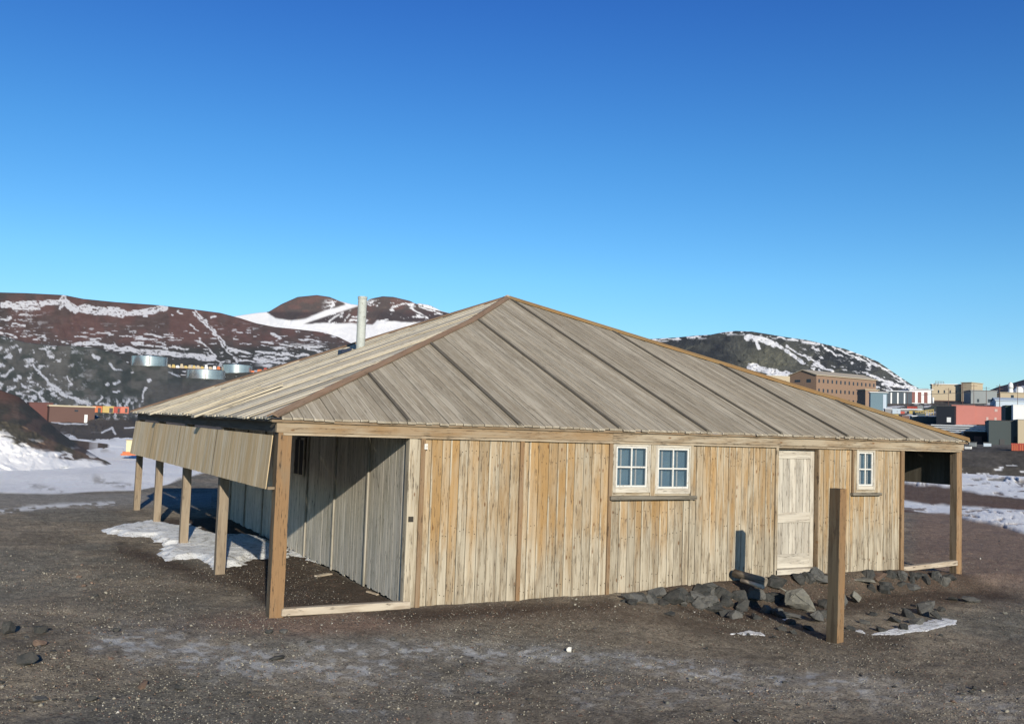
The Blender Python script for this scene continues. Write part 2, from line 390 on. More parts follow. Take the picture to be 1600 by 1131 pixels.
# rows: even steps down the picture near, geometric far away
dep = np.linspace(.30, .030, 400); rows = 3.05/dep
rows = np.concatenate([np.linspace(.8, 9.6, 16), rows[rows > 10], np.geomspace(104, 9000, 30)])
A, R = np.meshgrid(azs, rows, indexing='ij')
X = CAM[0]+R*np.sin(A); Y = CAM[1]+R*np.cos(A); Z = gheight(X, Y)
Pn = np.stack([X, Y, Z], -1); px, py = project(Pn)
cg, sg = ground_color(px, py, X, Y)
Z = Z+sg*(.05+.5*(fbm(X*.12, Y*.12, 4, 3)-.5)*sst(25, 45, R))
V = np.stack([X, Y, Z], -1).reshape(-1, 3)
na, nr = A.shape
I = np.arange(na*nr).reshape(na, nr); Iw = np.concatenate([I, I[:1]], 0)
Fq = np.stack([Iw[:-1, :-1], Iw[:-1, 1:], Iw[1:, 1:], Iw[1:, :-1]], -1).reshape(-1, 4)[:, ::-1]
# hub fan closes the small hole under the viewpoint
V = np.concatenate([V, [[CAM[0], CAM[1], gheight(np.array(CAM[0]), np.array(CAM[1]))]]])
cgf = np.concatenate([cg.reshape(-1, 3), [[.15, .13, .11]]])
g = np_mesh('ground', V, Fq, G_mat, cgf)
tag(g, kind='structure')
def gz(x, y): return float(gheight(np.array(float(x)), np.array(float(y))))
_T = np.geomspace(8, 120, 9000)
def ground_at(px_, py_, n=6):          # point of the ground seen along a sight line
    d = ray(px_, py_); P = CAM+d*_T[:, None]; k_ = int(np.argmax(P[:, 2] < gheight(P[:, 0], P[:, 1])))
    p = P[k_]; return np.array([p[0], p[1], gz(p[0], p[1])])

# ------------------------------------------------------------------ hills (polar height fields built where they stand)
def hill(name, rows, x0, x1, nc, nr, colorfn, mat, amp=2., fx=.05, fy=.08, seed=1, drop=.35, jag=0):
    """rows: [(distance, [(x, y)...])] survey lines from near to far"""
    cx = np.linspace(x0, x1, nc); T = np.linspace(0, len(rows)-1, nr)
    rr = np.array([r for r, _ in rows]); yy = np.array([interp(cx, p) for _, p in rows])
    PX = np.repeat(cx[:, None], nr, 1)
    k = np.minimum(T.astype(int), len(rows)-2); f = T-k
    PY = yy[k].T*(1-f)+yy[k+1].T*f
    RR = (rr[k]*(1-f)+rr[k+1]*f)[None].repeat(nc, 0)
    edge = np.sin(np.pi*np.clip(T/(len(rows)-1), 0, 1))**.5
    n = fbm(PX*fx, PY*fy, 5, seed)-.5; rg = 1-2*np.abs(fbm(PX*fx*1.3+3*n, PY*fy*.6, 5, seed+5)-.5)
    RR = RR+(n*1.0+(rg-.75)*1.3)*amp*(.25+edge)[None]
    if jag: PY = PY+jag*(fbm(PX*.12, T[None]*3+0*PX, 4, seed+9)-.5)*(T/(len(rows)-1))[None]**2
    P = at(PX, PY, RR)
    col = colorfn(PX, PY)
    # back side falls away behind the crest
    last = P[:, -1]; bs = []
    for q in (1.05, 1.25):
        b = CAM+(last-CAM)*q; b[:, 2] = CAM[2]+(last[:, 2]-CAM[2])*(1.0-(q-1)*3.2)-2; bs.append(b)
    P = np.concatenate([P]+[b[:, None] for b in bs], 1)
    col = np.concatenate([col, col[:, -1:], col[:, -1:]], 1)
    a, b = P.shape[:2]; I = np.arange(a*b).reshape(a, b)
    Fq = np.stack([I[:-1, :-1], I[:-1, 1:], I[1:, 1:], I[1:, :-1]], -1).reshape(-1, 4)[:, ::-1]
    o = np_mesh(name, P.reshape(-1, 3), Fq, mat, col.reshape(-1, 3)); tag(o, kind='structure'); return o
def strokes(px, py, L, seed=0, jx=.05, jy=.1, ja=6):
    m = np.zeros(px.shape)
    wx = px+ja*(fbm(px*jx, py*jy, 4, seed)-.5); wy = py+ja*(fbm(px*jx, py*jy, 4, seed+3)-.5)
    for wdt, pts in L:
        if len(pts) == 1: d = np.hypot((wx-pts[0][0])/1.5, wy-pts[0][1])
        else: d = dist_poly(wx, wy, pts)
        m = np.maximum(m, sst(wdt*.72+.7, wdt*.72-.5, d))
    br = fbm(px*.28, py*.45, 4, seed+31)
    return m*sst(.32, .60, br+.16*m)

hm_far = colmat('far_hill_rock', .25, .3, .4, 1.5)
hm_mid = colmat('hill_rock', .5, .35, .5, 1.0)
hm_near = colmat('slope_cinder', 2.5, .5, .35, .08, speck=[(2.2, .82, .3, (.05, .05, .045), .5)])

# far twin cones above a snow slope
def c_far(px, py):
    n = fbm(px*.05, py*.1, 5, 101); base = lerp(np.array([.18, .115, .10]), np.array([.13, .105, .095]), sst(.4, .6, n))
    rock1 = sst(-1, 2, interp(px, [(415, 488), (430, 498), (455, 501), (478, 498), (505, 486), (535, 478), (552, 471), (562, 468)])+3*(n-.5)-py)*(px < 560)
    low = interp(px, [(470, 505), (500, 504), (540, 506), (560, 506), (582, 508), (590, 500), (640, 503), (660, 505), (700, 494), (760, 480)])
    rock2 = sst(-1, 2, low+6*(n-.5)-py)*(px > 470)*sst(0, 3, py-interp(px, [(470, 506), (505, 494), (540, 483), (562, 476), (575, 468), (600, 455)]))
    rock = np.maximum(rock1*(px < 560), rock2)
    dark = sst(560, 520, px)*sst(484, 490, py)+sst(480, 492, py)*sst(570, 600, px)
    base = lerp(base, np.array([.075, .065, .068]), np.clip(dark, 0, 1)*.8)
    sn = sst(.60, .68, fbm(px*.08+py*.06, py*.2, 6, 107, .65))*sst(500, 520, px)*sst(466, 472, py)
    sn = np.maximum(sn, strokes(px, py, [(1.8, [(528, 469), (552, 478)]), (1.4, [(535, 487), (515, 502)]), (1.2, [(545, 490), (540, 503)]), (1.6, [(655, 478), (690, 492)]), (1.3, [(640, 482), (668, 496)])], 3))
    rock = rock*(1-sn)
    rock = rock*(px > 417)
    return lerp(np.broadcast_to(SNOW, px.shape+(3,))*1.0, base, np.clip(rock, 0, 1))
hill('far_hills', [(1500, [(0, 640), (1000, 660)]), (1900, [(0, 570), (350, 560), (560, 545), (700, 545), (1000, 560)]),
     (2400, [(200, 520), (300, 505), (360, 495), (400, 489), (420, 487), (440, 475), (465, 464), (495, 461), (515, 464), (530, 470), (548, 475), (562, 477), (578, 467), (598, 463), (615, 464), (640, 470), (662, 480), (700, 489), (740, 500), (800, 520), (950, 560)])],
     150, 1000, 560, 120, c_far, hm_far, amp=14, seed=3)
hill('far_ridge', [(2600, [(560, 560), (760, 560)]), (3000, [(580, 520), (640, 477), (655, 474), (672, 477), (690, 486), (705, 490), (760, 510)])], 560, 760, 120, 40,
     lambda px, py: lerp(np.broadcast_to(SNOW, px.shape+(3,))*1., np.array([.12, .10, .10]), sst(.48, .56, fbm(px*.09, py*.2, 4, 5))), hm_far, amp=10, seed=8)

# red-brown hill on the left
S4 = [(6.2, [(5, 476), (45, 474), (90, 473)]), (2.5, [(20, 481), (60, 482)]), (8, [(98, 468), (108, 478), (120, 484)]), (3.5, [(98, 466), (95, 482)]), (9.5, [(130, 482), (148, 486), (170, 485), (192, 489)]),
      (6.5, [(200, 490), (230, 486), (257, 482)]), (2, [(225, 492), (231, 493)]), (1.8, [(270, 492), (272, 492)]), (1.2, [(277, 484), (284, 490)]),
      (1.8, [(300, 488), (318, 502), (335, 522), (352, 545), (372, 566)]), (1.6, [(305, 486), (325, 505), (345, 530), (360, 548)]), (1.3, [(297, 505), (308, 518)]), (1.2, [(312, 530), (330, 550), (345, 568)]),
      (2.2, [(330, 496), (336, 494)]), (1.4, [(225, 522), (250, 526), (268, 528)]), (1.4, [(215, 530), (245, 530)]),
      (2.6, [(118, 537), (150, 537), (178, 541), (200, 545)]), (5.2, [(165, 543), (200, 546), (240, 551), (290, 555), (335, 560)]), (1.6, [(180, 538), (183, 545)]),
      (2.2, [(207, 536), (235, 538), (262, 545)]), (1.6, [(270, 540), (292, 545)]), (2.4, [(355, 545), (375, 548), (392, 553)]), (2.0, [(370, 562), (400, 565), (440, 560)]),
      (2, [(420, 495), (440, 502)]), (3.0, [(425, 521), (437, 527)]), (1.6, [(466, 530), (500, 533)]), (2, [(437, 538), (470, 543), (500, 549)]), (2.2, [(400, 550), (440, 553), (480, 556)]),
      (3, [(400, 560), (430, 566), (470, 570)]), (2, [(0, 518), (24, 526)]), (1.5, [(20, 506), (40, 508)]), (2, [(95, 533), (105, 534)]), (1.6, [(0, 500), (18, 497)])]
def c_red(px, py):
    n = fbm(px*.04, py*.06, 5, 111); n2 = fbm(px*.1, py*.2, 4, 113)
    base = lerp(np.array([.18, .108, .09]), np.array([.135, .098, .083]), sst(.35, .65, n))
    dk = np.clip(sst(60, -40, px-.4*(py-470)*0)*.7+sst(528, 550, py)*.9+sst(470, 462, py)*.2, 0, 1)
    base = lerp(base, np.array([.075, .078, .068]), dk)*(.8+.4*n2)[..., None]
    s = strokes(px, py, S4, 21, .08, .18, 7)
    reg = sst(.54, .66, fbm(px*.05, py*.28, 6, 117, .65))*sst(530, 545, py)*sst(395, 420, px)*.95
    reg = np.maximum(reg, sst(.56, .68, fbm(px*.07, py*.25, 6, 119, .65))*sst(90, 10, px)*sst(470, 490, py))
    reg = np.maximum(reg, sst(.68, .73, fbm(px*.09, py*.35, 4, 129))*sst(500, 525, py)*.8)
    s = np.maximum(s, reg); s = s*sst(.22, .30, fbm(px*.15, py*.25, 4, 131))
    return lerp(base, SNOW*.94, np.clip(s, 0, .88))
crest4 = [(-700, 430), (-300, 440), (-120, 448), (0, 457), (40, 458), (100, 461), (130, 467), (180, 472), (250, 477), (300, 483), (345, 489), (375, 497), (400, 505), (430, 511), (470, 515), (505, 519), (530, 527), (556, 540), (600, 565), (680, 600), (760, 640)]
hill('red_hill', [(400, [(-700, 620), (250, 610), (330, 604), (760, 640)]), (437, [(-700, 600), (200, 583), (300, 584), (340, 583), (420, 581), (760, 630)]), (480, [(-700, 590), (200, 582), (300, 583), (390, 582), (480, 583), (760, 628)]), (530, [(-700, 575), (200, 570), (390, 574), (480, 580), (760, 625)]),
     (600, [(-700, 550), (200, 553), (390, 562), (480, 572), (760, 622)]), (760, [(p[0], p[1]*.55+565*.45) for p in crest4]), (930, crest4)],
     -700, 760, 1150, 260, c_red, hm_mid, amp=5, seed=12)

# grey-green spur below it
S3 = [(2.6, [(52, 568), (60, 580), (70, 592), (90, 608), (104, 617), (132, 628)]), (1.6, [(78, 606), (100, 618), (132, 632)]), (3.4, [(168, 600)]), (3.8, [(181, 598)]), (2.4, [(178, 614), (189, 612)]), (4, [(234, 595)]),
      (1.8, [(228, 606), (220, 628)]), (2.6, [(146, 554), (153, 559)]), (2, [(171, 567), (180, 576), (190, 577)]), (3, [(47, 570)]), (2, [(20, 575), (5, 590)]), (2.6, [(30, 588)]), (2, [(105, 590), (112, 598)]), (2.2, [(60, 584)]),
      (1.6, [(160, 620), (150, 630), (170, 632)]), (2.4, [(198, 632), (201, 624)]), (1.6, [(205, 582), (208, 580)]), (1.6, [(262, 582), (280, 588)]), (2, [(62, 545), (80, 541), (84, 532)]), (3, [(25, 540)]), (2, [(5, 520), (22, 528)]),
      (2, [(15, 516), (12, 522)]), (3.4, [(62, 616), (68, 628)]), (2.2, [(45, 618), (56, 622)]), (1.6, [(180, 640), (170, 632), (165, 640)]), (3, [(0, 568), (6, 572)]), (2.4, [(90, 592)]), (1.6, [(35, 600), (55, 612), (66, 622)])]
def c_grn(px, py):
    n = fbm(px*.05, py*.07, 5, 141); n2 = fbm(px*.12, py*.16, 4, 143)
    base = lerp(np.array([.10, .107, .088]), np.array([.165, .157, .13]), sst(.4, .65, n))
    lt = sst(210, 260, px)*sst(590, 605, py)*.7
    base = lerp(base, np.array([.15, .14, .12]), lt)*(.75+.5*n2)[..., None]
    s = strokes(px, py, S3, 31, .09, .12, 9)
    reg = sst(.56, .68, fbm(px*.09+py*.03, py*.14, 6, 147, .65))*sst(165, 60, px)
    reg = np.maximum(reg, sst(.56, .68, fbm(px*.16, py*.12, 5, 149, .65))*sst(615, 635, py)*sst(100, 140, px)*sst(235, 205, px))
    s = np.maximum(s, reg)
    # lower apron: brown bench with little snow
    ap = sst(650, 658, py)
    base = lerp(base, np.array([.115, .095, .080]), ap*.8)
    s = s*(1-ap)+ap*sst(.60, .66, fbm(px*.04, py*.2, 5, 151))*sst(672, 688, py)
    s = np.maximum(s, strokes(px, py, [(1.6, [(80, 659), (100, 662), (135, 663)]), (2, [(160, 676), (175, 668), (180, 678)]), (1.4, [(195, 668), (210, 667)]), (4.5, [(79, 672), (100, 683), (125, 697), (160, 712)])], 33, ja=3))
    return lerp(base, SNOW*.92, np.clip(s, 0, .88))
crest3 = [(-700, 500), (-200, 512), (0, 524), (40, 535), (80, 540), (110, 540), (150, 544), (180, 553), (205, 571), (262, 572), (285, 590), (350, 593), (430, 614), (560, 640), (760, 670)]
hill('grey_spur', [(62, [(-700, 705), (0, 716), (760, 745)]), (80, [(-700, 690), (0, 700), (100, 704), (200, 706), (760, 720)]), (120, [(-700, 665), (0, 676), (200, 680), (760, 700)]), (150, [(-700, 650), (0, 660), (200, 664), (760, 690)]),
     (176, [(-700, 645), (0, 654), (135, 656), (139, 644), (200, 646), (216, 660), (760, 686)]), (200, [(-700, 625), (0, 640), (200, 644), (760, 680)]), (290, [(p[0], p[1]*.5+640*.5 if p[0] < 400 else p[1]+12) for p in crest3]), (385, crest3)],
     -700, 760, 1150, 250, c_grn, hm_mid, amp=3.0, seed=23)

# cinder mound close on the left
def c_mound(px, py):
    n = fbm(px*.04, py*.06, 5, 161)
    base = lerp(np.array([.085, .078, .062]), np.array([.14, .10, .078]), sst(.4, .65, n))
    base = lerp(base, np.array([.17, .085, .062]), sst(640, 615, py)*.7)
    lim = interp(px, [(-400, 620), (0, 682), (40, 698), (100, 712), (150, 722), (200, 728)])
    s = sst(-2, 4, py-lim+22*(fbm(px*.035, py*.13, 5, 163)-.5))
    s = np.maximum(s, sst(.62, .66, fbm(px*.05-py*.02, py*.16, 5, 167))*sst(lim-22, lim, py)*.8)
    return lerp(base, SNOW*.96, np.clip(s, 0, 1))
crestm = [(-700, 470), (-300, 540), (-100, 588), (0, 609), (30, 620), (60, 645), (90, 672), (120, 694), (150, 712), (165, 722), (200, 760)]
hill('cinder_mound', [(44, [(-700, 775), (0, 775), (200, 785)]), (50, [(-700, 700), (-300, 706), (0, 722), (60, 728), (200, 765)]), (56, [(p[0], p[1]*.55+716*.45) for p in crestm]), (66, crestm)],
     -700, 200, 420, 130, c_mound, hm_near, amp=.4, seed=37)

# dark hill on the right, snow in its gullies
crestr = [(880, 560), (960, 540), (1010, 530), (1060, 527), (1090, 524), (1110, 523), (1130, 519), (1150, 517), (1175, 518), (1200, 522), (1230, 527), (1260, 531), (1290, 538), (1320, 545), (1350, 556), (1372, 565), (1388, 576), (1405, 588), (1425, 601), (1440, 609), (1460, 618), (1520, 640)]
SR = [(6.5, [(1168, 527), (1190, 531), (1208, 537)]), (2.6, [(1180, 530), (1186, 545)]), (3.6, [(1212, 537), (1235, 553), (1255, 568)]), (2, [(1215, 527), (1245, 532)]), (2, [(1228, 540), (1262, 560), (1290, 574)]),
      (7, [(1172, 572), (1192, 577), (1230, 586), (1250, 592)]), (2.4, [(1255, 534), (1280, 538)]), (1.8, [(1285, 540), (1305, 556)]), (1.4, [(1300, 542), (1330, 556), (1372, 572)]), (2.6, [(1355, 583), (1378, 594), (1405, 602), (1425, 607)]),
      (3, [(1380, 600), (1430, 606)]), (1.2, [(1020, 531), (1060, 528)]), (1.4, [(1075, 527), (1095, 525)]), (1.2, [(1355, 560), (1385, 578), (1410, 594)]), (2, [(1270, 570), (1300, 578)])]
def c_ob(px, py):
    n = fbm(px*.05, py*.07, 5, 171)
    base = lerp(np.array([.058, .062, .062]), np.array([.095, .097, .085]), sst(.4, .62, n))
    ol = np.exp(-(((px-1205)/45)**2+((py-562)/20)**2)); base = lerp(base, np.array([.17, .165, .12]), np.clip(ol*1.1, 0, .9))
    base = base*(.7+.6*fbm(px*.14, py*.2, 4, 173))[..., None]
    s = strokes(px, py, SR, 41, .1, .14, 6)
    sp = sst(.61, .70, fbm(px*.12-py*.1, py*.22, 6, 177, .65))*sst(1235, 1280, px)
    sp = np.maximum(sp, sst(.62, .68, fbm(px*.1, py*.3, 4, 179))*sst(8, 2, py-interp(px, crestr)))
    s = np.maximum(s, sp)
    return lerp(base, SNOW*.96, np.clip(s, 0, 1))
hill('dark_hill', [(560, [(880, 640), (1520, 650)]), (640, [(880, 620), (1200, 618), (1520, 640)]), (820, [(p[0], p[1]*.5+610*.5) for p in crestr]), (1000, crestr)], 880, 1520, 620, 190, c_ob, hm_mid, amp=9, seed=45)
crestq = [(1400, 625), (1436, 607), (1450, 607), (1470, 614), (1525, 614), (1545, 610), (1560, 604), (1580, 599), (1600, 593), (1700, 570), (1900, 560), (2200, 600)]
hill('distant_hill', [(1100, [(1400, 650), (2200, 650)]), (1500, crestq)], 1400, 2200, 260, 50, lambda px, py: lerp(np.broadcast_to(np.array([.075, .072, .078]), px.shape+(3,))*1., SNOW*.8, sst(.66, .7, fbm(px*.07, py*.2, 4, 5))), hm_far, amp=8, seed=52)

# the station's rising ground on the right, with its bank
TOWN = [(90, [(900, 765), (1700, 775), (2300, 790)]), (97, [(900, 722), (1430, 727), (1700, 733), (2300, 745)]), (104, [(900, 702), (1430, 704), (1600, 706), (2300, 720)]), (112, [(900, 698), (1700, 697), (2300, 705)]),
        (150, [(900, 680), (1600, 681), (2300, 690)]), (200, [(900, 664), (1600, 663), (2300, 670)]), (300, [(900, 642), (1600, 644), (2300, 650)]), (420, [(900, 626), (1600, 628), (2300, 640)]), (600, [(900, 612), (1460, 614), (1600, 622), (2300, 625)])]
def c_town(px, py):
    n = fbm(px*.05, py*.12, 5, 181)
    base = lerp(np.array([.10, .088, .075]), np.array([.155, .135, .115]), sst(.4, .62, n))
    base = base*(.35+1.2*fbm(px*.13, py*.3, 5, 183, .7))[..., None]
    base = lerp(base, np.array([.075, .068, .055]), sst(697, 703, py)*.5)
    base = lerp(base, np.array([.20, .19, .17]), sst(700, 697, py)*sst(690, 694, py)*.6)
    s = sst(.62, .67, fbm(px*.04, py*.25, 5, 187))*sst(690, 670, py)*.8
    s = np.maximum(s, sst(.60, .66, fbm(px*.05, py*.3, 5, 189))*sst(722, 730, py))
    return lerp(base, SNOW*.9, np.clip(s, 0, 1))
hill('station_ground', TOWN, 900, 2300, 700, 150, c_town, hm_near, amp=.25, seed=61)
def town_y(px_, r_):
    return float(np.interp(r_, [t[0] for t in TOWN], [interp(px_, t[1]) for t in TOWN]))

# ------------------------------------------------------------------ THE HUT
hut = empty('hut', (0, 0, 0))
tag(hut, 'weathered timber hut with a wide pyramid roof and open verandah posts', 'hut')
Wd, Lv, Rv, HB, HT, Dp, HR, OV = 10.97, 2.099, 1.923, 2.544, 2.708, 15.95, 2.729, .103
PK = np.array([5.732, 7.902, 5.994])
ux = (1, 0, 0); uy = (0, 1, 0); uz = (0, 0, 1)
def X0(px_, py_=700): return float(on(px_, py_, 1, 0)[0])
def Z0(px_, py_): return float(on(px_, py_, 1, 0)[2])
def planks_front(mb, xa, xb, z0, z1, wmean=.2, warm=.5, y=0.0, th=.03, rag=.0, warms=None):
    x = xa; k = 0
    while x < xb-.01:
        wdt = random.uniform(.75, 1.2)*wmean; wdt = min(wdt, xb-x)
        if xb-x-wdt < .06: wdt = xb-x
        wm = random.choice([.05, .2, .5, .75, 1.0])*.9*warm*1.6 if warms is None else .24+.76*warms[k % len(warms)]
        mb.board((x+.005, y+random.uniform(-.004, .004), z0-random.uniform(0, rag)), ux, uz, uy, wdt-.010, z1-z0, th, random.uniform(.86, 1.12), wm)
        for zn in (z0+random.uniform(.2, .4), z0+random.uniform(1.0, 1.3), z1-random.uniform(.2, .4)):
            if z0+.1 < zn < z1-.05 and random.random() < .75:
                for fx_ in (.28, .72):
                    a_ = x+wdt*fx_+random.uniform(-.01, .01); c_ = zn+random.uniform(-.02, .02); mb.board((a_, y-.008, c_), ux, uz, uy, .013, .013, .006, .18, .3)
        x += wdt; k += 1
def planks_side(mb, ya, yb, x, z0, z1, wmean=.17, warm=.2, rag=0., th=.03):
    y = ya
    while y < yb-.01:
        wdt = min(random.uniform(.75, 1.2)*wmean, yb-y)
        mb.board((x+random.uniform(-.0012, .0012), y+.003, z0+random.uniform(0, rag)), uy, uz, ux, wdt-.006, z1-z0-rag, th, random.uniform(.9, 1.08), warm*random.uniform(0, 2))
        y += wdt

xb = [X0(659), X0(815), X0(953.5), X0(1080), X0(1215), X0(1281), X0(1333), X0(1407)]
xw0, xw1 = X0(957), X0(1080); xd0, xd1 = X0(1213.5), X0(1279)
xs0, xs1 = X0(1334), X0(1369)
ZB = -.16
zs = Z0(1020, 775)            # sill height of the twin window
zs2 = Z0(1350, 770)
fw_ = MB()
planks_front(fw_, .05, xb[0], ZB+.05, HB, .13, .12)
planks_front(fw_, xb[0], xb[1], ZB, HB, .17, .6, warms=[.35, 1.0, .45, .95, .1, .55, .3, .15, .4], rag=.03)
planks_front(fw_, xb[1], xb[2], ZB, HB, .17, .6, warms=[.3, .55, .95, .55, .75, .6, .15, .05], rag=.03)
planks_front(fw_, xw0, xw1, ZB, zs-.03, .18, .5, warms=[.1, .5, .2, .85, .15, .8, .7, .05, .1])
planks_front(fw_, xb[3], xb[4], ZB+.05, HB, .16, .3, warms=[.25, .1, .3, .45, .1, .35, .5, .2])
planks_front(fw_, xb[5], xs0, ZB+.1, HB, .15, .45, warms=[.3, .7, .5, .6])
planks_front(fw_, xs0, xs1+.05, ZB+.1, zs2-.03, .14, .45, warms=[.2, .55, .1, .4])
planks_front(fw_, xs1+.05, xb[7], ZB+.1, HB, .16, .15, warms=[.15, .3, .05])
front_wall = fw_.build('front_wall', W_front, hut)
m = MB()    # dark backing keeps light from leaking between the boards
WX = (X0(962.5)-.05, X0(1076.5)+.05, X0(1340.5)-.04, X0(1363.5)+.04)
for (q0, q1, q2, q3) in ((.03, WX[0], -.2, HB-.01), (WX[0], WX[1], -.2, zs), (WX[1], xd0-.01, -.2, HB-.01), (xd0-.01, xd1+.03, -.2, -.02), (xd1+.03, WX[2], -.2, HB-.01), (WX[2], WX[3], -.2, zs2), (WX[3], Wd-.03, -.2, HB-.01)): m.box(q0, q1, .034, .07, q2, q3, 'x', .6, .2)
m2 = m.build('wall_lining', W_dark, hut)
mb = MB(); planks_side(mb, .12, 13.8, 0, -.05, HB, .15, .15, rag=.05); mb.build('side_wall', W_side, hut)
mb = MB(); mb.box(.035, .06, .08, 13.8, .10, HB-.01, 'y', .6, .2)
mb.build('wall_lining', W_dark, hut); mb = MB(); planks_side(mb, .02, 13.8, Wd-.03, -.1, HB, .19, .1); mb.build('side_wall', W_side, hut)
mb = MB(); planks_front(mb, 0, Wd, -.1, HB, .2, .1, y=13.8); mb.build('rear_wall', W_side, hut)
# battens
def batten(px_a, w_=.055, mat=W_trim, z0=ZB-.02, z1=HB, th=.045, warm=.6, wm=None):
    x = X0(px_a) if px_a > 50 else px_a; b = MB(); b.box(x-w_/2, x+w_/2, -th, -.003, z0, z1, 'z', random.uniform(.9, 1.05), warm); return b.build('batten', mat, hut, bevel=.004)
batten(660, .075, th=.05); batten(815, .07, warm=.8); batten(953.5, .065); batten(1080, .06, W_front, warm=.2); batten(1213, .06, W_front, z0=-.05, warm=.3)
batten(1331.5, .045, z0=zs2)
b = MB(); b.box(xb[7]-.02, Wd+.05, -.05, .06, -.08, HB, 'z', 1, .7); b.build('corner_board', W_trim, hut, bevel=.005)
b = MB(); b.box(-.03, .10, -.03, -.002, -.1, HB-.02, 'z', 1.1, .05); b.box(-.03, -.001, .0, .12, -.1, HB, 'z', 1, .1); b.box(.10, .20, -.018, -.001, -.1, HB, 'z', .95, .1); b.build('corner_board', W_front, hut, bevel=.003)
b = MB(); zl = Z0(641, 811); b.box(-.005, .075, -.045, -.031, zl-.035, zl+.045, 'z', .3, 0); b.build('latch_hole_shade', W_dark, hut)  # dark block stands in for the unlit latch hole
b = MB(); zl = Z0(663, 697); b.box(X0(661), X0(666), -.062, -.052, zl-.045, zl+.04); b.build('paper_tag', P_white, hut)
for py_ in (577, 1,):
    pass
for yb_ in (1.82, 3.63, 5.44, 7.25, 9.06, 10.87, 12.6):
    b = MB(); b.box(-.035, -.005, yb_-.035, yb_+.03, -.04, HB, 'z', .62, .3); b.build('batten', W_side, hut, bevel=.003)

# windows
def window(xc0, xc1, z0, z1, fr=.075, name='window', inner=True):
    """glazed opening xc0..xc1, z0..z1 (outer edge of the white sash)"""
    o = MB(); o.box(xc0-fr, xc0, -.03, .03, z0-fr*1.5, z1+fr, 'z', 1.05, .05); o.box(xc1, xc1+fr, -.03, .03, z0-fr*1.5, z1+fr, 'z', 1.05, .05)
    o.box(xc0, xc1, -.028, .03, z1, z1+fr, 'x', 1.1, .05); o.box(xc0, xc1, -.028, .03, z0-fr*1.5, z0, 'x', 1.1, .05)
    w_ = o.build(name, W_door, hut, bevel=.003)
    s = MB(); t = .035
    s.box(xc0+.001, xc0+t, -.012, .02, z0, z1); s.box(xc1-t, xc1-.001, -.012, .02, z0, z1)
    s.box(xc0+t, xc1-t, -.012, .02, z1-t, z1-.001, 'x'); s.box(xc0+t, xc1-t, -.012, .02, z0+.001, z0+t, 'x')
    xm = (xc0+xc1)/2; zm = z0+(z1-z0)*.49
    s.box(xm-.014, xm+.014, -.010, .018, z0+t, z1-t); s.box(xc0+t, xm-.014, -.009, .017, zm-.014, zm+.014, 'x'); s.box(xm+.014, xc1-t, -.009, .017, zm-.014, zm+.014, 'x')
    s.build('sash', P_white, w_, bevel=.003)
    g = MB(); g.box(xc0+t, xc1-t, .006, .010, z0+t, z1-t); g.build('pane', GLT, w_)
    # inner sash seen through the glass
    if inner:
        s = MB(); k = .07
        for xx in (xc0+t+.11, xm+.13): s.box(xx, xx+.03, .075, .09, z0+t, z1-t)
        s.build('inner_glazing_bar', P_white, w_)
    g = MB(); g.box(xc0-.03, xc1+.03, .10, .11, z0-.05, z1+.05); g.build('inner_pane', GL, w_)
    return w_
# thin clear glass
k = NT('clear_pane', .03, .5); k.base((.09, .15, .20)); k.b.inputs['Alpha'].default_value = .25; GLT = k.m
# cut-outs: boards above the sills were left out, so the openings are real
xa, xb_ = X0(962.5), X0(1011.5); xc, xd = X0(1027.5), X0(1076.5)
zt, zb = Z0(986, 697), Z0(986, 761)
mw1 = window(xa, xb_, zb, zt, .06); mw2 = window(xc, xd, Z0(1052, 763), Z0(1052, 700), .06)
mb = MB(); mb.box(xb_+.06, xc-.06, -.035, .03, zs, HB, 'z', 1, .25); mb.box(xw0, xa-.06, -.02, .03, zs-.03, HB, 'z', 1, .2); mb.box(xd+.06, xw1, -.02, .03, zs-.03, HB, 'z', 1, .2)
mb.box(xa-.06, xb_+.06, -.01, .03, zt+.06, HB, 'x', 1, .1); mb.box(xc-.06, xd+.06, -.01, .03, zt+.06, HB, 'x', 1, .1)
mb.box(xa-.06, xb_+.06, -.01, .03, zs-.03, zb-.09, 'x', 1, .1); mb.box(xc-.06, xd+.06, -.01, .03, zs-.03, zb-.09, 'x', 1, .1)
mb.build('window_mullion', W_front, hut)
mb = MB(); mb.box(X0(952), X0(1086), -.10, -.004, zs-.055, zs+.01, 'x', .75, .1); mb.build('window_sill', wood('grey_sill', (.27, .24, .19), (.2, .16, .11), (.19, .17, .13), crack=.9, knots=.2), hut, bevel=.006)
xe, xf = X0(1340.5), X0(1363.5)
mw3 = window(xe, xf, Z0(1352, 759), Z0(1352, 706), .05)
mb = MB(); zt3, zb3 = Z0(1352, 706)+.05, Z0(1352, 759)-.075
mb.box(xs0, xe-.05, -.012, .03, zs2-.03, HB, 'z', 1, .3); mb.box(xf+.05, xs1+.05, -.012, .03, zs2-.03, HB, 'z', 1, .3); mb.box(xe-.05, xf+.05, -.01, .03, zt3, HB, 'x', 1, .3); mb.box(xe-.05, xf+.05, -.01, .03, zs2-.03, zb3, 'x', 1, .2)
mb.build('window_mullion', W_front, hut)
mb = MB(); mb.box(X0(1329), X0(1374), -.09, -.004, zs2-.045, zs2+.01, 'x', .85, .2); mb.build('window_sill', bpy.data.materials['grey_sill'], hut, bevel=.006)

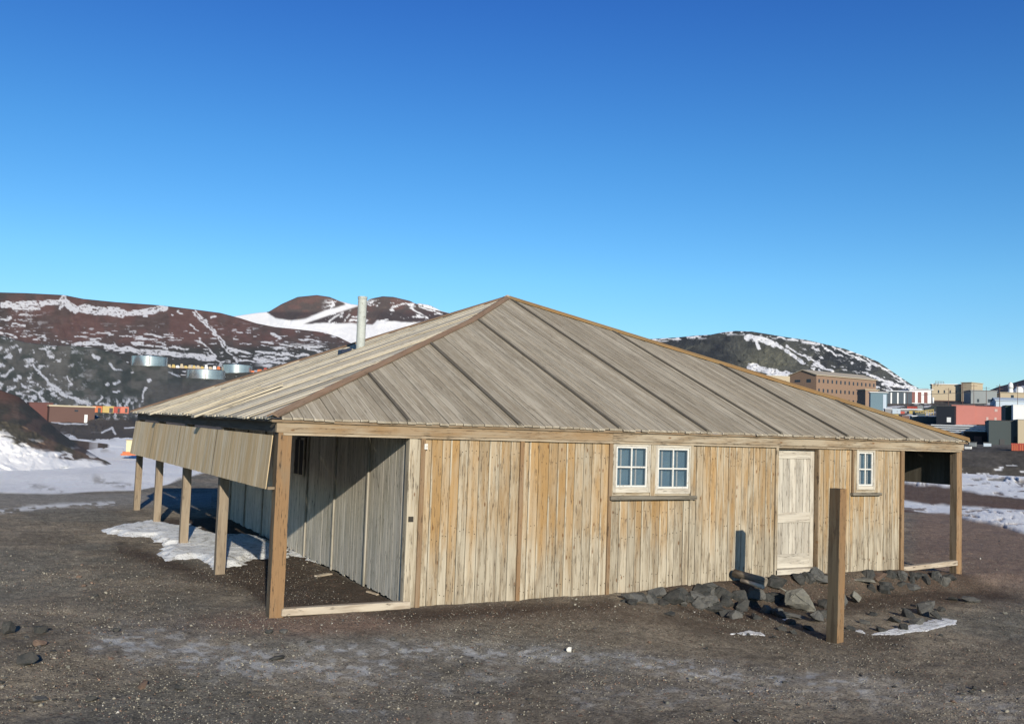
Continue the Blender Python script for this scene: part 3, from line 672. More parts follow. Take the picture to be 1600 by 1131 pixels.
# door, set back in its frame
dz0, dz1 = Z0(1243, 888), Z0(1243, 703)
yd = .12
dm = MB(); dw = xd1-xd0
sw = .11
dm.box(xd0+.01, xd0+sw, yd-.024, yd+.02, dz0, dz1, 'z', 1, .1); dm.box(xd1-sw, xd1-.01, yd-.024, yd+.02, dz0, dz1, 'z', 1, .1)
ztr, zm1, zm0, zbr = dz1-.17, Z0(1243, 801), Z0(1243, 817), Z0(1243, 866)
dm.box(xd0+sw, xd1-sw, yd-.022, yd+.018, ztr, dz1, 'x', 1.05, .05); dm.box(xd0+sw, xd1-sw, yd-.022, yd+.018, zm0, zm1, 'x', 1, .2); dm.box(xd0+sw, xd1-sw, yd-.022, yd+.018, dz0, zbr, 'x', 1.05, .0)
door = dm.build('door', W_door, hut, bevel=.004)
pm = MB(); x = xd0+sw
for _ in range(5):
    wv = (dw-2*sw)/5; pm.board((x+.004, yd-.004, zbr), ux, uz, uy, wv-.008, zm0-zbr, .015, random.uniform(.85, 1.05), .1); pm.board((x+.004, yd-.004, zm1), ux, uz, uy, wv-.008, ztr-zm1, .015, random.uniform(.88, 1.08), .05); x += wv
pm.build('door_boards', W_door, door)
RI = paint('rusty_iron', (.12, .06, .04), .8)
for hz in (.5, 1.9): hg = MB(); hg.box(xd0+.012, xd0+.05, yd-.032, yd-.025, hz, hz+.10); hg.build('hinge', RI, door)
mb = MB(); mb.box(xd0-.02, xd1+.02, -.045, .14, dz0-.10, dz0-.004, 'x', 1.05, .3); mb.build('threshold', W_door, hut, bevel=.005)
mb = MB(); mb.box(xd1, xd1+.028, -.012, .16, dz0, HB, 'z', 1.1, .2); mb.box(xd0-.02, xd0+.006, -.01, .16, dz0, HB, 'z', .9, .3); mb.box(xd0+.006, xd1, .0, .16, dz1+.012, HB, 'x', .8, .3); mb.box(xd0-.02, xd1+.03, .162, .18, dz0-.1, HB, 'x', .5, .3); mb.build('door_frame', W_trim, hut, bevel=.003)

# fascia: two long beams with a scarf joint above the twin window
xj = X0(955)
b = MB(); b.box(-Lv, xj, -.05, .05, HB, HT-.008, 'x', 1.0, .55); b.build('fascia_beam', W_fascia, hut, bevel=.006)
b = MB(); b.box(xj+.006, Wd+Rv, -.045, .05, HB+.004, HT-.01, 'x', 1.05, .1); b.build('fascia_beam', W_fascia, hut, bevel=.006)
b = MB(); b.box(-Lv+.1, Wd+Rv-.1, -.055, .045, HB-.035, HB-.003, 'x', 1.2, .2); b.build('head_strip', W_fascia, hut)
for (xx, yy0, yy1) in ((-Lv, .05, Dp-.1), (Wd+Rv-.1, .05, Dp-.1)):
    b = MB(); b.box(xx+.02, xx+.09, yy0, yy1, HB, HT-.01, 'y', .7, .1); b.build('side_beam', W_dark, hut)  # dark colour stands in for the shade under the eave
b = MB(); b.box(-Lv+.1, Wd+Rv-.1, Dp-.2, Dp-.1, HB, HT-.01, 'x', .8, .1); b.build('rear_beam', W_trim, hut)

# verandah posts
def sq_post(w_, z0_, z1_, mat, name, parent, faces, rot=0., n=9, jit=.003, x=0., y=0.):
    """squared post; faces: (warm, tone) for the -Y, +X, +Y, -X sides"""
    b = MB(); h = w_/2; zz = np.linspace(z0_, z1_, n); R_ = []
    for z in zz:
        js = random.uniform(1-jit*8, 1+jit*4); jx, jy = random.uniform(-jit, jit), random.uniform(-jit, jit); ring = []
        for sx, sy in ((-1, -1), (1, -1), (1, 1), (-1, 1)):
            px_, py_ = sx*h*js, sy*h*js
            ring.append((x+px_*math.cos(rot)-py_*math.sin(rot)+jx, y+px_*math.sin(rot)+py_*math.cos(rot)+jy, z))
        R_.append(ring)
    for k, (wm, tn) in enumerate(faces):
        bi = len(b.v); idn = random.uniform(0, 40); k2 = (k+1) % 4
        for i, ring in enumerate(R_):
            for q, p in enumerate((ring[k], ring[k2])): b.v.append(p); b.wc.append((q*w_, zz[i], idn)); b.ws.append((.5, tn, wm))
        for i in range(n-1): b.f.append((bi+2*i, bi+2*i+1, bi+2*i+3, bi+2*i+2))
    bi = len(b.v)
    for p in R_[-1]: b.v.append(p); b.wc.append((p[0], p[1]*.1, 3)); b.ws.append((.5, .75, .2))
    b.f.append((bi, bi+1, bi+2, bi+3))
    for p in R_[0]: b.v.append(p); b.wc.append((p[0], p[1], 3)); b.ws.append((.5, .75, .2))
    b.f.append((bi+7, bi+6, bi+5, bi+4))
    return b.build(name, mat, parent, recalc=False)
def post(xc_, yc_, w_, z0_, z1_, mat, lean=0, warm=.6, name='verandah_post', tone=1., side=.1):
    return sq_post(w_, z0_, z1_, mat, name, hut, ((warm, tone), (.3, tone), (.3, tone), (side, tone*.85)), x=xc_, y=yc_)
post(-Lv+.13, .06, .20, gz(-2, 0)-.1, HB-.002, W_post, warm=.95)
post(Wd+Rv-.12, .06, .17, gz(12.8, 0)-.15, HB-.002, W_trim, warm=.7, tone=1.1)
for i in range(1, 5):
    yy = on({1: 346, 2: 289.5, 3: 247, 4: 216}[i], {1: 825, 2: 790, 3: 770, 4: 750}[i], 0, -Lv+.12)[1]
    post(-Lv+.12, yy, .17, gz(-2, yy)-.12, HB-.002, W_dpost, warm=.4)
for i in range(1, 5): post(Wd+Rv-.12, i*3.9, .16, -.3, HB-.002, W_dpost)
for i in range(1, 4): post(-Lv+i*3.75, Dp-.15, .16, -.3, HB-.002, W_dpost)
# ground sills of the open bays
za = Z0(545, 948)
b = MB(); b.hexa([(-Lv+.2, -.07, Z0(450, 961)), (-Lv+.2, .06, Z0(450, 961)), (-Lv+.2, .06, Z0(450, 949)), (-Lv+.2, -.07, Z0(450, 949)),
                  (.08, -.07, Z0(640, 950)), (.08, .06, Z0(640, 950)), (.08, .06, Z0(640, 938)), (.08, -.07, Z0(640, 938))], .1, 2, 1.0, .1); b.build('sill_beam', W_log, hut, bevel=.01)
b = MB(); b.hexa([(Wd+.05, -.06, Z0(1408, 892)), (Wd+.05, .06, Z0(1408, 892)), (Wd+.05, .06, Z0(1408, 885)), (Wd+.05, -.06, Z0(1408, 885)),
                  (Wd+Rv-.2, -.06, Z0(1487, 883)), (Wd+Rv-.2, .06, Z0(1487, 883)), (Wd+Rv-.2, .06, Z0(1487, 875)), (Wd+Rv-.2, -.06, Z0(1487, 875))], .1, 2, .95, .3); b.build('sill_beam', W_log, hut, bevel=.01)

# hinged shutters hanging from the verandah eaves: sheets flared outward at the foot
T0 = on(426, 673, 1, .12); B0 = on(414, 764, 1, .12); T1 = on(213, 657, 0, -Lv-.03); 
def shutter(T0, T1, B0, B1, nx, mat, name='eave_shutter', sign=-1):
    mb = MB(); T0, T1, B0, B1 = map(np.array, (T0, T1, B0, B1)); n = nx
    N = np.array([sign*.012, 0, 0])
    for i in range(n):
        a, c = i/n, (i+1)/n; g_ = .002/np.linalg.norm(T1-T0)
        p = [T0+(T1-T0)*a, T0+(T1-T0)*(c-g_)]; q = [B0+(B1-B0)*a, B0+(B1-B0)*(c-g_)]
        j = random.uniform(-.003, .003)
        q = [w_+np.array([j*.3, 0, j]) for w_ in q]
        mb.hexa([q[0], q[1], q[1]-N, q[0]-N, p[0], p[1], p[1]-N, p[0]-N], np.linalg.norm(T1-T0)/n, .75, random.uniform(.9, 1.08), random.uniform(.1, .9))
    o = mb.build(name, mat, hut)
    for f_ in (.25, .5, .75, .985):
        p = T0+(T1-T0)*f_; q = B0+(B1-B0)*f_; r = MB(); r.hexa([q, q+[0, .05, 0], q+[0, .05, 0]-N*4, q-N*4, p, p+[0, .05, 0], p+[0, .05, 0]-N*4, p-N*4], .05, .7, .7, .2); r.build('stiffener', W_trim, o)
    return o
xT = -Lv-.02
T0 = np.array([xT, .10, HB-.045]); T1 = np.array([xT, Dp-.10, HB-.045])
t0 = on(414.5, 764, 1, .10); t1 = on(203, 708, 1, Dp-.10)
print('shutter', T0, T1, t0, t1)
shutter(T0, T1, (t0[0], .10, t0[2]), (t1[0], Dp-.10, t1[2]), 80, W_ply)
shutter((Wd+Rv+.02, .10, HB-.03), (Wd+Rv+.02, Dp-.1, HB-.03), (Wd+Rv+.03, .1, 1.78), (Wd+Rv+.05, Dp-.1, 1.78), 44, W_dark, sign=1)  # dark material puts the shade of its inner face into the colour
b = MB(); b.box(-Lv-.07, -Lv+.03, .02, .06, t0[2]-.0, t0[2]+.04, 'x', .9, .1); b.build('shutter_bracket', W_trim, hut)

# roof: boards laid up the slope, clipped to the hips
FL = np.array([-Lv-OV, -OV, HR]); FR = np.array([Wd+Rv+OV, -OV, HR]); BL = np.array([-Lv-OV, Dp+OV, HR]); BR = np.array([Wd+Rv+OV, Dp+OV, HR])
nF = np.cross(FR-FL, PK-FL); nF /= np.linalg.norm(nF)
def ray_plane(px_, py_, P0, n_):
    d = ray(px_, py_); t = ((P0-CAM)@n_)/(d@n_); return CAM+d*t
BEND = ray_plane(737, 503, FL, nF)
print('bend', BEND)
def polyval(poly, axis, val):   # point on a polyline where coordinate axis == val
    for a, b_ in zip(poly[:-1], poly[1:]):
        lo, hi = a[axis], b_[axis]
        if (lo-val)*(hi-val) <= 1e-12 and abs(hi-lo) > 1e-9:
            t = (val-lo)/(hi-lo); return a+(b_-a)*t
    return poly[-1] if abs(poly[-1][axis]-val) < abs(poly[0][axis]-val) else poly[0]
def slope(name, axis, e0, e1, hipA, hipB, eavec, mat, bw, warm, stripmat, strips, tone=(.85, 1.12), over=0.0):
    """axis: coordinate that runs along the eave; hipA from e0 end to peak, hipB from e1 end to peak"""
    mb = MB(); s = e0; up3 = np.array([0, 0, 1.])
    oth = 1-axis; sgn = 1 if e1 > e0 else -1
    def top(v):
        v = min(max(v, min(e0, e1)+1e-4), max(e0, e1)-1e-4)
        pk = PK[axis]
        return polyval(hipA, axis, v) if (v-pk)*(e0-pk) > 0 else polyval(hipB, axis, v)
    k = 0
    while s < e1-.01:
        wdt = min(random.uniform(.8, 1.2)*bw, e1-s); a, c = s+.005, s+wdt-.005
        ends = []
        cuts = [a, c]
        if a < PK[axis] < c: c = PK[axis]-.001; wdt = PK[axis]-s
        lift = random.uniform(0, .010); ov = random.uniform(-.015, .03)
        ea = np.zeros(3); ea[axis] = a; ea[oth] = eavec; ea[2] = HR
        ec = ea.copy(); ec[axis] = c
        ta, tc = top(a), top(c)
        da = (ta-ea); L_ = np.linalg.norm(da); 
        dd = da/max(L_, 1e-6); 
        ea2, ec2 = ea-dd*ov, ec-dd*ov
        th = .028
        up_ = np.array([0, 0, th]); lf = np.array([0, 0, lift])
        tl = np.array([0, 0, random.uniform(-.006, .006)])
        if L_ > .05:
            mb.hexa([ea2+lf, ec2+lf+tl, ec2+lf+up_+tl, ea2+lf+up_, ta+lf, tc+lf+tl, tc+lf+up_+tl, ta+lf+up_], wdt, L_, random.uniform(*tone), warm*random.uniform(0, 2))
        s += wdt; k += 1
    o = mb.build(name, mat, hut)
    for sv in strips:
        st = MB(); hw = .026
        ea = np.zeros(3); ea[axis] = sv-hw; ea[oth] = eavec; ea[2] = HR+.037
        ec = ea.copy(); ec[axis] = sv+hw; lf = np.array([0, 0, .037]); up_ = np.array([0, 0, .03 if axis == 0 else .016])
        ta, tc = top(sv-hw)+lf, top(sv+hw)+lf
        dd = (ta-ea); L_ = np.linalg.norm(dd); dd = dd/L_; e_ = over*random.uniform(.3, 1)
        st.hexa([ea-dd*e_, ec-dd*e_, ec-dd*e_+up_, ea-dd*e_+up_, ta, tc, tc+up_, ta+up_], .09, L_, random.uniform(.8, 1.1) if axis == 0 else random.uniform(.55, .95), .5)
        st.build('cover_strip', stripmat, o)
    return o
# front slope strips where the photograph shows them at the eave
se = [float(on(q, 672, 1, -OV)[0]) for q in (639, 812, 969, 1106, 1222, 1325, 1419)]
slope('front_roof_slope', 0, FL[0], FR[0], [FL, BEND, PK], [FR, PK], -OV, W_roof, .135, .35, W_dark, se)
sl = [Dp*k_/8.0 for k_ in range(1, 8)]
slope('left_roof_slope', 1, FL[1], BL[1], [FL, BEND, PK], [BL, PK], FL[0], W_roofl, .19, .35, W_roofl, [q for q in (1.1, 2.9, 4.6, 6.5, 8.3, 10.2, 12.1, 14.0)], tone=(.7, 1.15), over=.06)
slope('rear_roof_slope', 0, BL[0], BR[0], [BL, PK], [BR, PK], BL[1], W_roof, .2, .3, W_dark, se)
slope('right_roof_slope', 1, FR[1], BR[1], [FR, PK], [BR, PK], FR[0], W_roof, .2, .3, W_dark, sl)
def hip(poly, mat, wl=.16, drop=.075, lift=.062, name='hip_cap'):
    mb = MB()
    for a, b_ in zip(poly[:-1], poly[1:]):
        a, b_ = np.array(a), np.array(b_); d = b_-a; L_ = np.linalg.norm(d); d /= L_
        s = np.cross(d, [0, 0, 1.]); s /= np.linalg.norm(s)
        z = np.array([0, 0, 1.])
        for sg in (-1, 1):
            o0 = [a+z*lift, a+s*sg*wl+z*(lift-drop), a+s*sg*wl+z*(lift-drop+.028), a+z*(lift+.028)]
            o1 = [q+d*L_ for q in o0]
            mb.hexa(o0+o1, wl, L_, random.uniform(.9, 1.1), .5)
    return mb.build(name, mat, hut)
hip([FL+(BEND-FL)*.004, BEND, PK], W_hip, .095, .04, .06); hip([FR, PK], W_hipo, .14, .055, .07); hip([BL, PK], W_hip, .10, .045, .06); hip([BR, PK], W_hip)
b = MB(); b.tube(PK+[0, 0, .04], PK+[0, 0, .10], .13, .02, 8, tone=1.2); b.build('finial_cap', W_log, hut)
# eave edge: dark boards standing in for the shadow line under the roof
b = MB(); b.box(FL[0]+.02, FR[0]-.02, -OV+.02, -OV+.04, HR-.035, HR-.001, 'x', 1, .2); b.build('eave_shadow_board', W_trim, hut)
b = MB(); b.box(FL[0]+.02, FL[0]+.04, 0, Dp, HR-.03, HR-.001, 'y', .8, .2); b.build('eave_shadow_board', W_dark, hut)

for (qx, qy, wq) in ((314, 662, .34), (243, 655, .30), (290, 655, .16)):
    ye = float(on(qx, qy, 0, FL[0])[1]); b = MB(); sl_ = (PK[2]-HR)/(PK[0]-FL[0]); e_ = .16 if wq > .2 else .06
    b.hexa([(FL[0]-e_, ye-wq/2, HR+.03-e_*sl_), (FL[0]-e_, ye+wq/2, HR+.03-e_*sl_), (FL[0]-e_, ye+wq/2, HR+.075-e_*sl_), (FL[0]-e_, ye-wq/2, HR+.075-e_*sl_),
            (FL[0]+1.5, ye-wq/2, HR+.035+1.5*sl_), (FL[0]+1.5, ye+wq/2, HR+.035+1.5*sl_), (FL[0]+1.5, ye+wq/2, HR+.075+1.5*sl_), (FL[0]+1.5, ye-wq/2, HR+.075+1.5*sl_)], wq, 1.5, .68, .3)
    b.build('loose_roof_board', W_roofl, hut)
# chimney pipe on the left slope
nL = np.cross(BL-FL, PK-FL); nL /= np.linalg.norm(nL)
CB = ray_plane(563, 546, FL, nL)
CT = on(560.5, 463, 1, CB[1])
print('chimney', CB, CT)
hgt = CT[2]-CB[2]
rad = 6.9/F*np.linalg.norm(CB-CAM)
c = MB()
c.tube(CB-[0, 0, .1], CB+[0, 0, hgt*.96], rad, rad*.98, 20, cap=False); c.tube(CB+[0, 0, hgt*.955], CB+[0, 0, hgt], rad*1.07, rad*1.07, 20, cap=False); c.tube(CB+[0, 0, hgt*.45], CB+[0, 0, hgt*.48], rad*1.04, rad*1.04, 20, cap=False)
ch = c.build('chimney_pipe', P_pipe, hut, smooth=True)
c = MB(); c.tube(CB+[0, 0, hgt*.5], CB+[0, 0, hgt*.9], rad*.9, rad*.9, 16); c.build('bore_shade_plug', P_black, ch)  # black plug stands in for the unlit inside of the pipe
fm = MB(); tl = (PK[2]-HR)/(PK[0]-FL[0])
def lz(x_): return HR+(x_-FL[0])*tl
fm.hexa([(CB[0]-.48, CB[1]-.02, lz(CB[0]-.48)+.05), (CB[0]-.48, CB[1]+.26, lz(CB[0]-.48)+.05), (CB[0]-.48, CB[1]+.26, lz(CB[0]-.48)+.16), (CB[0]-.48, CB[1]-.02, lz(CB[0]-.48)+.16),
         (CB[0]-.22, CB[1]-.02, lz(CB[0]-.22)+.05), (CB[0]-.22, CB[1]+.26, lz(CB[0]-.22)+.05), (CB[0]-.22, CB[1]+.26, lz(CB[0]-.22)+.12), (CB[0]-.22, CB[1]-.02, lz(CB[0]-.22)+.12)], .4, .4)
fm.build('flashing_box', P_flash, hut, bevel=.01)
# a window in the shaded verandah wall
b = MB(); yw0, yw1, zw0, zw1 = 5.62, 6.35, 1.55, 2.35
for (a0, a1, c0, c1) in ((yw0, yw1, zw1-.04, zw1), (yw0, yw1, zw0, zw0+.04), (yw0, yw0+.04, zw0+.04, zw1-.04), (yw1-.04, yw1, zw0+.04, zw1-.04), ((yw0+yw1)/2-.015, (yw0+yw1)/2+.015, zw0+.04, zw1-.04)):
    b.box(-.06, -.036, a0, a1, c0, c1)
wv = b.build('window', W_side, hut)
b = MB(); b.box(-.05, -.038, yw0+.04, yw1-.04, zw0+.04, zw1-.04); b.build('pane', P_black, wv)

# ------------------------------------------------------------------ free-standing post in front
pt = on(1309, 763, 1, -3.0); pb = ground_at(1298, 997)
fx, fy = float(pt[0]), -3.0
o = sq_post(.185, -.5, float(pt[2]), W_post, 'timber_post', None, ((.85, .95), (.4, .8), (.3, .8), (.12, .5)), rot=math.radians(12), jit=.004); o.location = (fx-.02, fy, 0); o.rotation_euler = (0, .014, 0)  # left side: weathered grey, its tone also lowered for the grazing sun
tag(o, 'squared orange-brown timber post standing alone in the gravel before the hut door', 'post')

# ------------------------------------------------------------------ rocks
def rock_mesh(name, sx, sy, sz, seed, sub=1, npts=16, rough=.06):
    rr = random.Random(seed); bm = bmesh.new()
    for _ in range(npts):
        v = Vector((rr.gauss(0, 1), rr.gauss(0, 1), rr.gauss(0, 1))).normalized()*rr.uniform(.62, 1.08); bm.verts.new((v.x*sx, v.y*sy, v.z*sz))
    r_ = bmesh.ops.convex_hull(bm, input=bm.verts)
    junk = [e for e in r_['geom_interior'] if isinstance(e, bmesh.types.BMVert)]
    bmesh.ops.delete(bm, geom=junk, context='VERTS')
    if sub:
        bmesh.ops.bevel(bm, geom=list(bm.edges), offset=.05*min(sx, sy, sz), segments=1, affect='EDGES')
        bmesh.ops.triangulate(bm, faces=bm.faces)
        bmesh.ops.subdivide_edges(bm, edges=bm.edges, cuts=sub, use_grid_fill=True)
        for v in bm.verts:
            k_ = rough*min(sx, sy, sz); v.co += Vector((rr.uniform(-k_, k_), rr.uniform(-k_, k_), rr.uniform(-k_, k_)))
    bmesh.ops.recalc_face_normals(bm, faces=bm.faces)
    me = bpy.data.meshes.new(name); bm.to_mesh(me); bm.free(); return me
def rockmat(name, c1, c2, c3):
    k = NT(name, .9, .2); n = k.noise(k.pos(), 9, 6, .7); n2 = k.noise(k.pos(), 45, 4, .7)
    c = k.mix(k.ramp(n, .4, .6), c1, c2); c = k.mix(k.math('MULTIPLY', k.ramp(n2, .55, .7), .6), c, c3)
    k.base(c); k.bump(n2, .6, .012); return k.m
R_dark = rockmat('dark_basalt', (.042, .044, .042), (.070, .067, .060), (.12, .112, .098))
R_mid = rockmat('grey_basalt', (.085, .085, .080), (.12, .115, .102), (.20, .185, .165))
R_pale = rockmat('pale_lichen_rock', (.15, .145, .125), (.21, .20, .165), (.34, .32, .24))
R_brown = rockmat('brown_scoria', (.13, .09, .07), (.165, .115, .085), (.10, .08, .068))
def rock(px_, py_, wpx, hpx, mat, label, group=None, flat=None, depth=.8, sink=.3, name='rock', seed=None, rz=None):
    w_k = 1
    """px,py: where the foot of the rock meets the ground; wpx,hpx: its seen size"""
    p = ground_at(px_, py_); d = np.linalg.norm(p-CAM); s = d/F
    w_, h_ = wpx*s/2, hpx*s/2
    seed = seed or int(px_*31+py_)
    me = rock_mesh(name, w_*1.05, w_*depth, max(h_*(1+sink*.5), .012), seed, 1, 15, .05)
    o = link_mesh(name, me, mat); hd = np.array([p[0]-CAM[0], p[1]-CAM[1]]); hd /= np.linalg.norm(hd)
    o.location = (p[0]+hd[0]*w_*depth*.6, p[1]+hd[1]*w_*depth*.6, gz(p[0]+hd[0]*w_*depth*.6, p[1]+hd[1]*w_*depth*.6)+h_*(1-sink)*.9)
    o.rotation_euler = (random.uniform(-.12, .12), random.uniform(-.12, .12), math.atan2(hd[1], hd[0])-math.pi/2 + (rz or random.uniform(-.2, .2)))
    tag(o, label, 'rock', group); return o
# distinctive stones
rock(1251, 955, 48, 40, R_pale, 'largest rounded pale grey boulder between the log and the lone post', depth=.75, sink=.15)
rock(1335, 942, 24, 20, R_pale, 'blocky cream coloured stone just right of the lone post', sink=.1)
rock(1318, 950, 16, 26, R_mid, 'upright grey stone touching the right side of the lone post', sink=.1)
rock(987, 941, 40, 15, R_mid, 'flat blue-grey slab leaning at the wall under the twin windows', sink=.2)
rock(1052, 946, 48, 26, R_dark, 'broad dark boulder against the wall right of the flat slab', sink=.2)
rock(1110, 925, 30, 12, R_mid, 'small flat slab lying on the banked stones left of the log', sink=.1)
rock(1118, 932, 22, 10, R_pale, 'small pale slab just below the flat slab left of the log', sink=.1)
rock(1178, 945, 34, 26, R_mid, 'grey boulder beside the post shadow below the log', sink=.2)
rock(1212, 925, 44, 22, R_dark, 'dark broad rock under the door threshold beside the log', sink=.2)
rock(1350, 918, 44, 8, R_pale, 'thin flat pale slab below the small window', sink=.1)
rock(1375, 915, 32, 18, R_brown, 'brown lumpy stone at the foot of the corner near the open bay', sink=.2)
rock(1515, 941, 32, 9, R_mid, 'flat grey slab lying apart on the gravel right of the hut', sink=.1)
rock(1490, 939, 16, 6, R_dark, 'small black stone at the left end of the lone flat slab', sink=.1)
rock(44, 1040, 34, 22, R_dark, 'biggest dark stone at the left of the foreground', sink=.15)
rock(62, 990, 26, 13, R_dark, 'flat dark stone behind the biggest left foreground stone', sink=.2)
rock(14, 992, 26, 22, R_dark, 'dark stone at the very left edge of the foreground', sink=.2)
rock(62, 1010, 22, 12, R_brown, 'small brown stone between two dark stones at left', sink=.2)
rock(143, 1097, 22, 9, R_dark, 'black stone near the bottom left corner of the gravel', sink=.2)
rock(60, 1098, 24, 9, R_mid, 'low grey stone left of the black stone near the bottom', sink=.2)
rock(181, 987, 14, 7, R_dark, 'small dark stone above the frosty patch at left', sink=.2)
rock(434, 1034, 34, 8, R_dark, 'flat dark stone bedded in the frosted track in the foreground', sink=.5)
rock(222, 1078, 24, 16, R_brown, 'crumbly brown lump of scoria in the left foreground gravel', sink=.3)
rock(280, 1079, 18, 9, R_dark, 'small dark stone right of the brown scoria lump', sink=.2)
rock(420, 990, 16, 8, R_dark, 'small dark stone in front of the near corner post', sink=.2)
rock(443, 990, 13, 9, R_mid, 'small grey stone right of the one before the corner post', sink=.2)
rock(1046, 962, 20, 8, R_dark, 'single dark stone on the gravel in front of the broad wall boulder', sink=.2)
rock(889, 1019, 12, 10, P_white, 'small white stone alone on the foreground gravel', sink=.1)
rock(839, 1.0, 5, 5, P_white, 'x') if False else None
# the low bank of stones along the wall and beside the post
bank = []
rs = random.Random(5)
GB = 'stones banked along the foot of the front wall'; LB = 'dark basalt stone in the bank along the foot of the front wall'
bk_specs = []
for i in range(34): bk_specs.append((rs.uniform(1085, 1290), None, rs.uniform(18, 40), rs.uniform(10, 22)))
for i in range(16): bk_specs.append((rs.uniform(965, 1100), None, rs.uniform(14, 34), rs.uniform(8, 18)))
for i in range(22): bk_specs.append((rs.uniform(1330, 1492), None, rs.uniform(14, 30), rs.uniform(8, 18)))
for i, (px_, _, w_, h_) in enumerate(bk_specs):
    lo = np.interp(px_, [960, 1080, 1150, 1290, 1330, 1400, 1490], [944, 950, 968, 975, 935, 925, 912]); hi = np.interp(px_, [960, 1080, 1210, 1400, 1490], [938, 930, 912, 903, 904])
    py_ = rs.uniform(hi, lo)
    if 1215 < px_ < 1290 and 915 < py_ < 962: py_ = rs.choice([912, 966])
    if px_ < 1200: py_ = max(py_, 934)
    if 1135 < px_ < 1215: py_ = max(py_, 940); h_ = min(h_, 16)
    rock(px_, py_, w_, h_, rs.choice([R_dark, R_dark, R_dark, R_mid]), LB, GB, seed=900+i, sink=.7)
GS = 'stones heaped at the snow patch right of the lone post'; LS = 'dark stone in the low heap by the snow streak right of the lone post'
for i, (a, b_, w_, h_) in enumerate([(1445, 962, 30, 24), (1420, 965, 26, 18), (1462, 968, 18, 16), (1432, 975, 26, 14), (1410, 984, 22, 14), (1380, 988, 22, 11), (1440, 950, 22, 12), (1470, 955, 16, 10), (1395, 972, 20, 10), (1350, 975, 20, 10), (1330, 985, 16, 8), (1365, 962, 16, 8), (1455, 945, 18, 8)]):
    rock(a, b_, w_, h_, R_dark if i % 3 else R_mid, LS, GS, seed=1200+i, sink=.5)
GP = 'stones below the boulder left of the lone post'; LP = 'dark stone on the slope between the big boulder and the lone post foot'
for i, (a, b_, w_, h_) in enumerate([(1275, 972, 24, 20), (1262, 985, 20, 10), (1235, 975, 22, 12), (1215, 962, 24, 16), (1240, 990, 14, 8), (1285, 950, 20, 18), (1198, 958, 24, 18), (1160, 955, 26, 24), (1135, 950, 26, 22), (1100, 950, 30, 22), (1222, 985, 16, 8)]):
    rock(a, b_, w_, h_, R_dark if i % 3 else R_mid, LP, GP, seed=1300+i, sink=.6)
GF = 'scattered small stones in the foreground gravel'; LF = 'small loose stone scattered on the foreground gravel'
for i in range(90):
    a = rs.uniform(-20, 1620); b_ = rs.uniform(985, 1128) if i % 3 else rs.uniform(860, 980)
    if b_ < 985 and 380 < a < 1500: continue
    rock(a, b_, rs.uniform(5, 12), rs.uniform(3, 6), rs.choice([R_dark, R_dark, R_mid, R_brown, R_pale]), LF, GF, seed=2000+i, sink=.3)

# loose gravel: one mass
def pebbles():
    tv, tf = [], []
    for s in range(10):
        me = rock_mesh('t', 1, rng.uniform(.6, 1), rng.uniform(.45, .8), 3000+s, 0, 9); v = np.zeros(len(me.vertices)*3); me.vertices.foreach_get('co', v)
        tv.append(v.reshape(-1, 3)); tf.append(np.array([list(p.vertices) for p in me.polygons if len(p.vertices) == 3])); bpy.data.meshes.remove(me)
    N = 52000; qx = rng.uniform(-120, 1720, N); qy = 1165-(rng.random(N)**.8)*340
    V_, F_, C_ = [], [], []; off = 0
    for i in range(N):
        if 850 > qy[i] and 420 < qx[i] < 1400: continue
        d = ray(qx[i], qy[i]); t = (-.15-CAM[2])/d[2]; p = CAM+d*t
        if -2 < p[0] < 13 and p[1] > -.08: 
            if not (p[0] < -.1 and p[1] < 9) and not p[0] > 11: continue
        cl = fbm(p[0:1]*.8, p[1:2]*.8, 3, 5)[0]
        if cl < .30+rng.random()*.25: continue
        s = .006+.013*rng.random()**2*(1+1.6*(rng.random() > .97)); k_ = i % 10; a = rng.uniform(0, 6.28)
        v = tv[k_]*s; v = np.stack([v[:, 0]*math.cos(a)-v[:, 1]*math.sin(a), v[:, 0]*math.sin(a)+v[:, 1]*math.cos(a), v[:, 2]], 1)
        v = v+[p[0], p[1], gz(p[0], p[1])+s*.25]
        V_.append(v); F_.append(tf[k_]+off); off += len(v)
        q = rng.random(); cc = np.array([.10, .095, .09]) if q < .38 else np.array([.30, .275, .22]) if q < .87 else np.array([.27, .18, .13]) if q < .985 else np.array([.48, .45, .39])
        C_.append(np.repeat(cc[None]*rng.uniform(.8, 1.2), len(v), 0))
    o = np_mesh('gravel', np.concatenate(V_), np.concatenate(F_), colmat('gravel_stone', 60, .3, .2, .01), np.concatenate(C_), smooth=False)
    tag(o, 'loose dark volcanic gravel scattered over the foreground', 'gravel', kind='stuff')
pebbles()

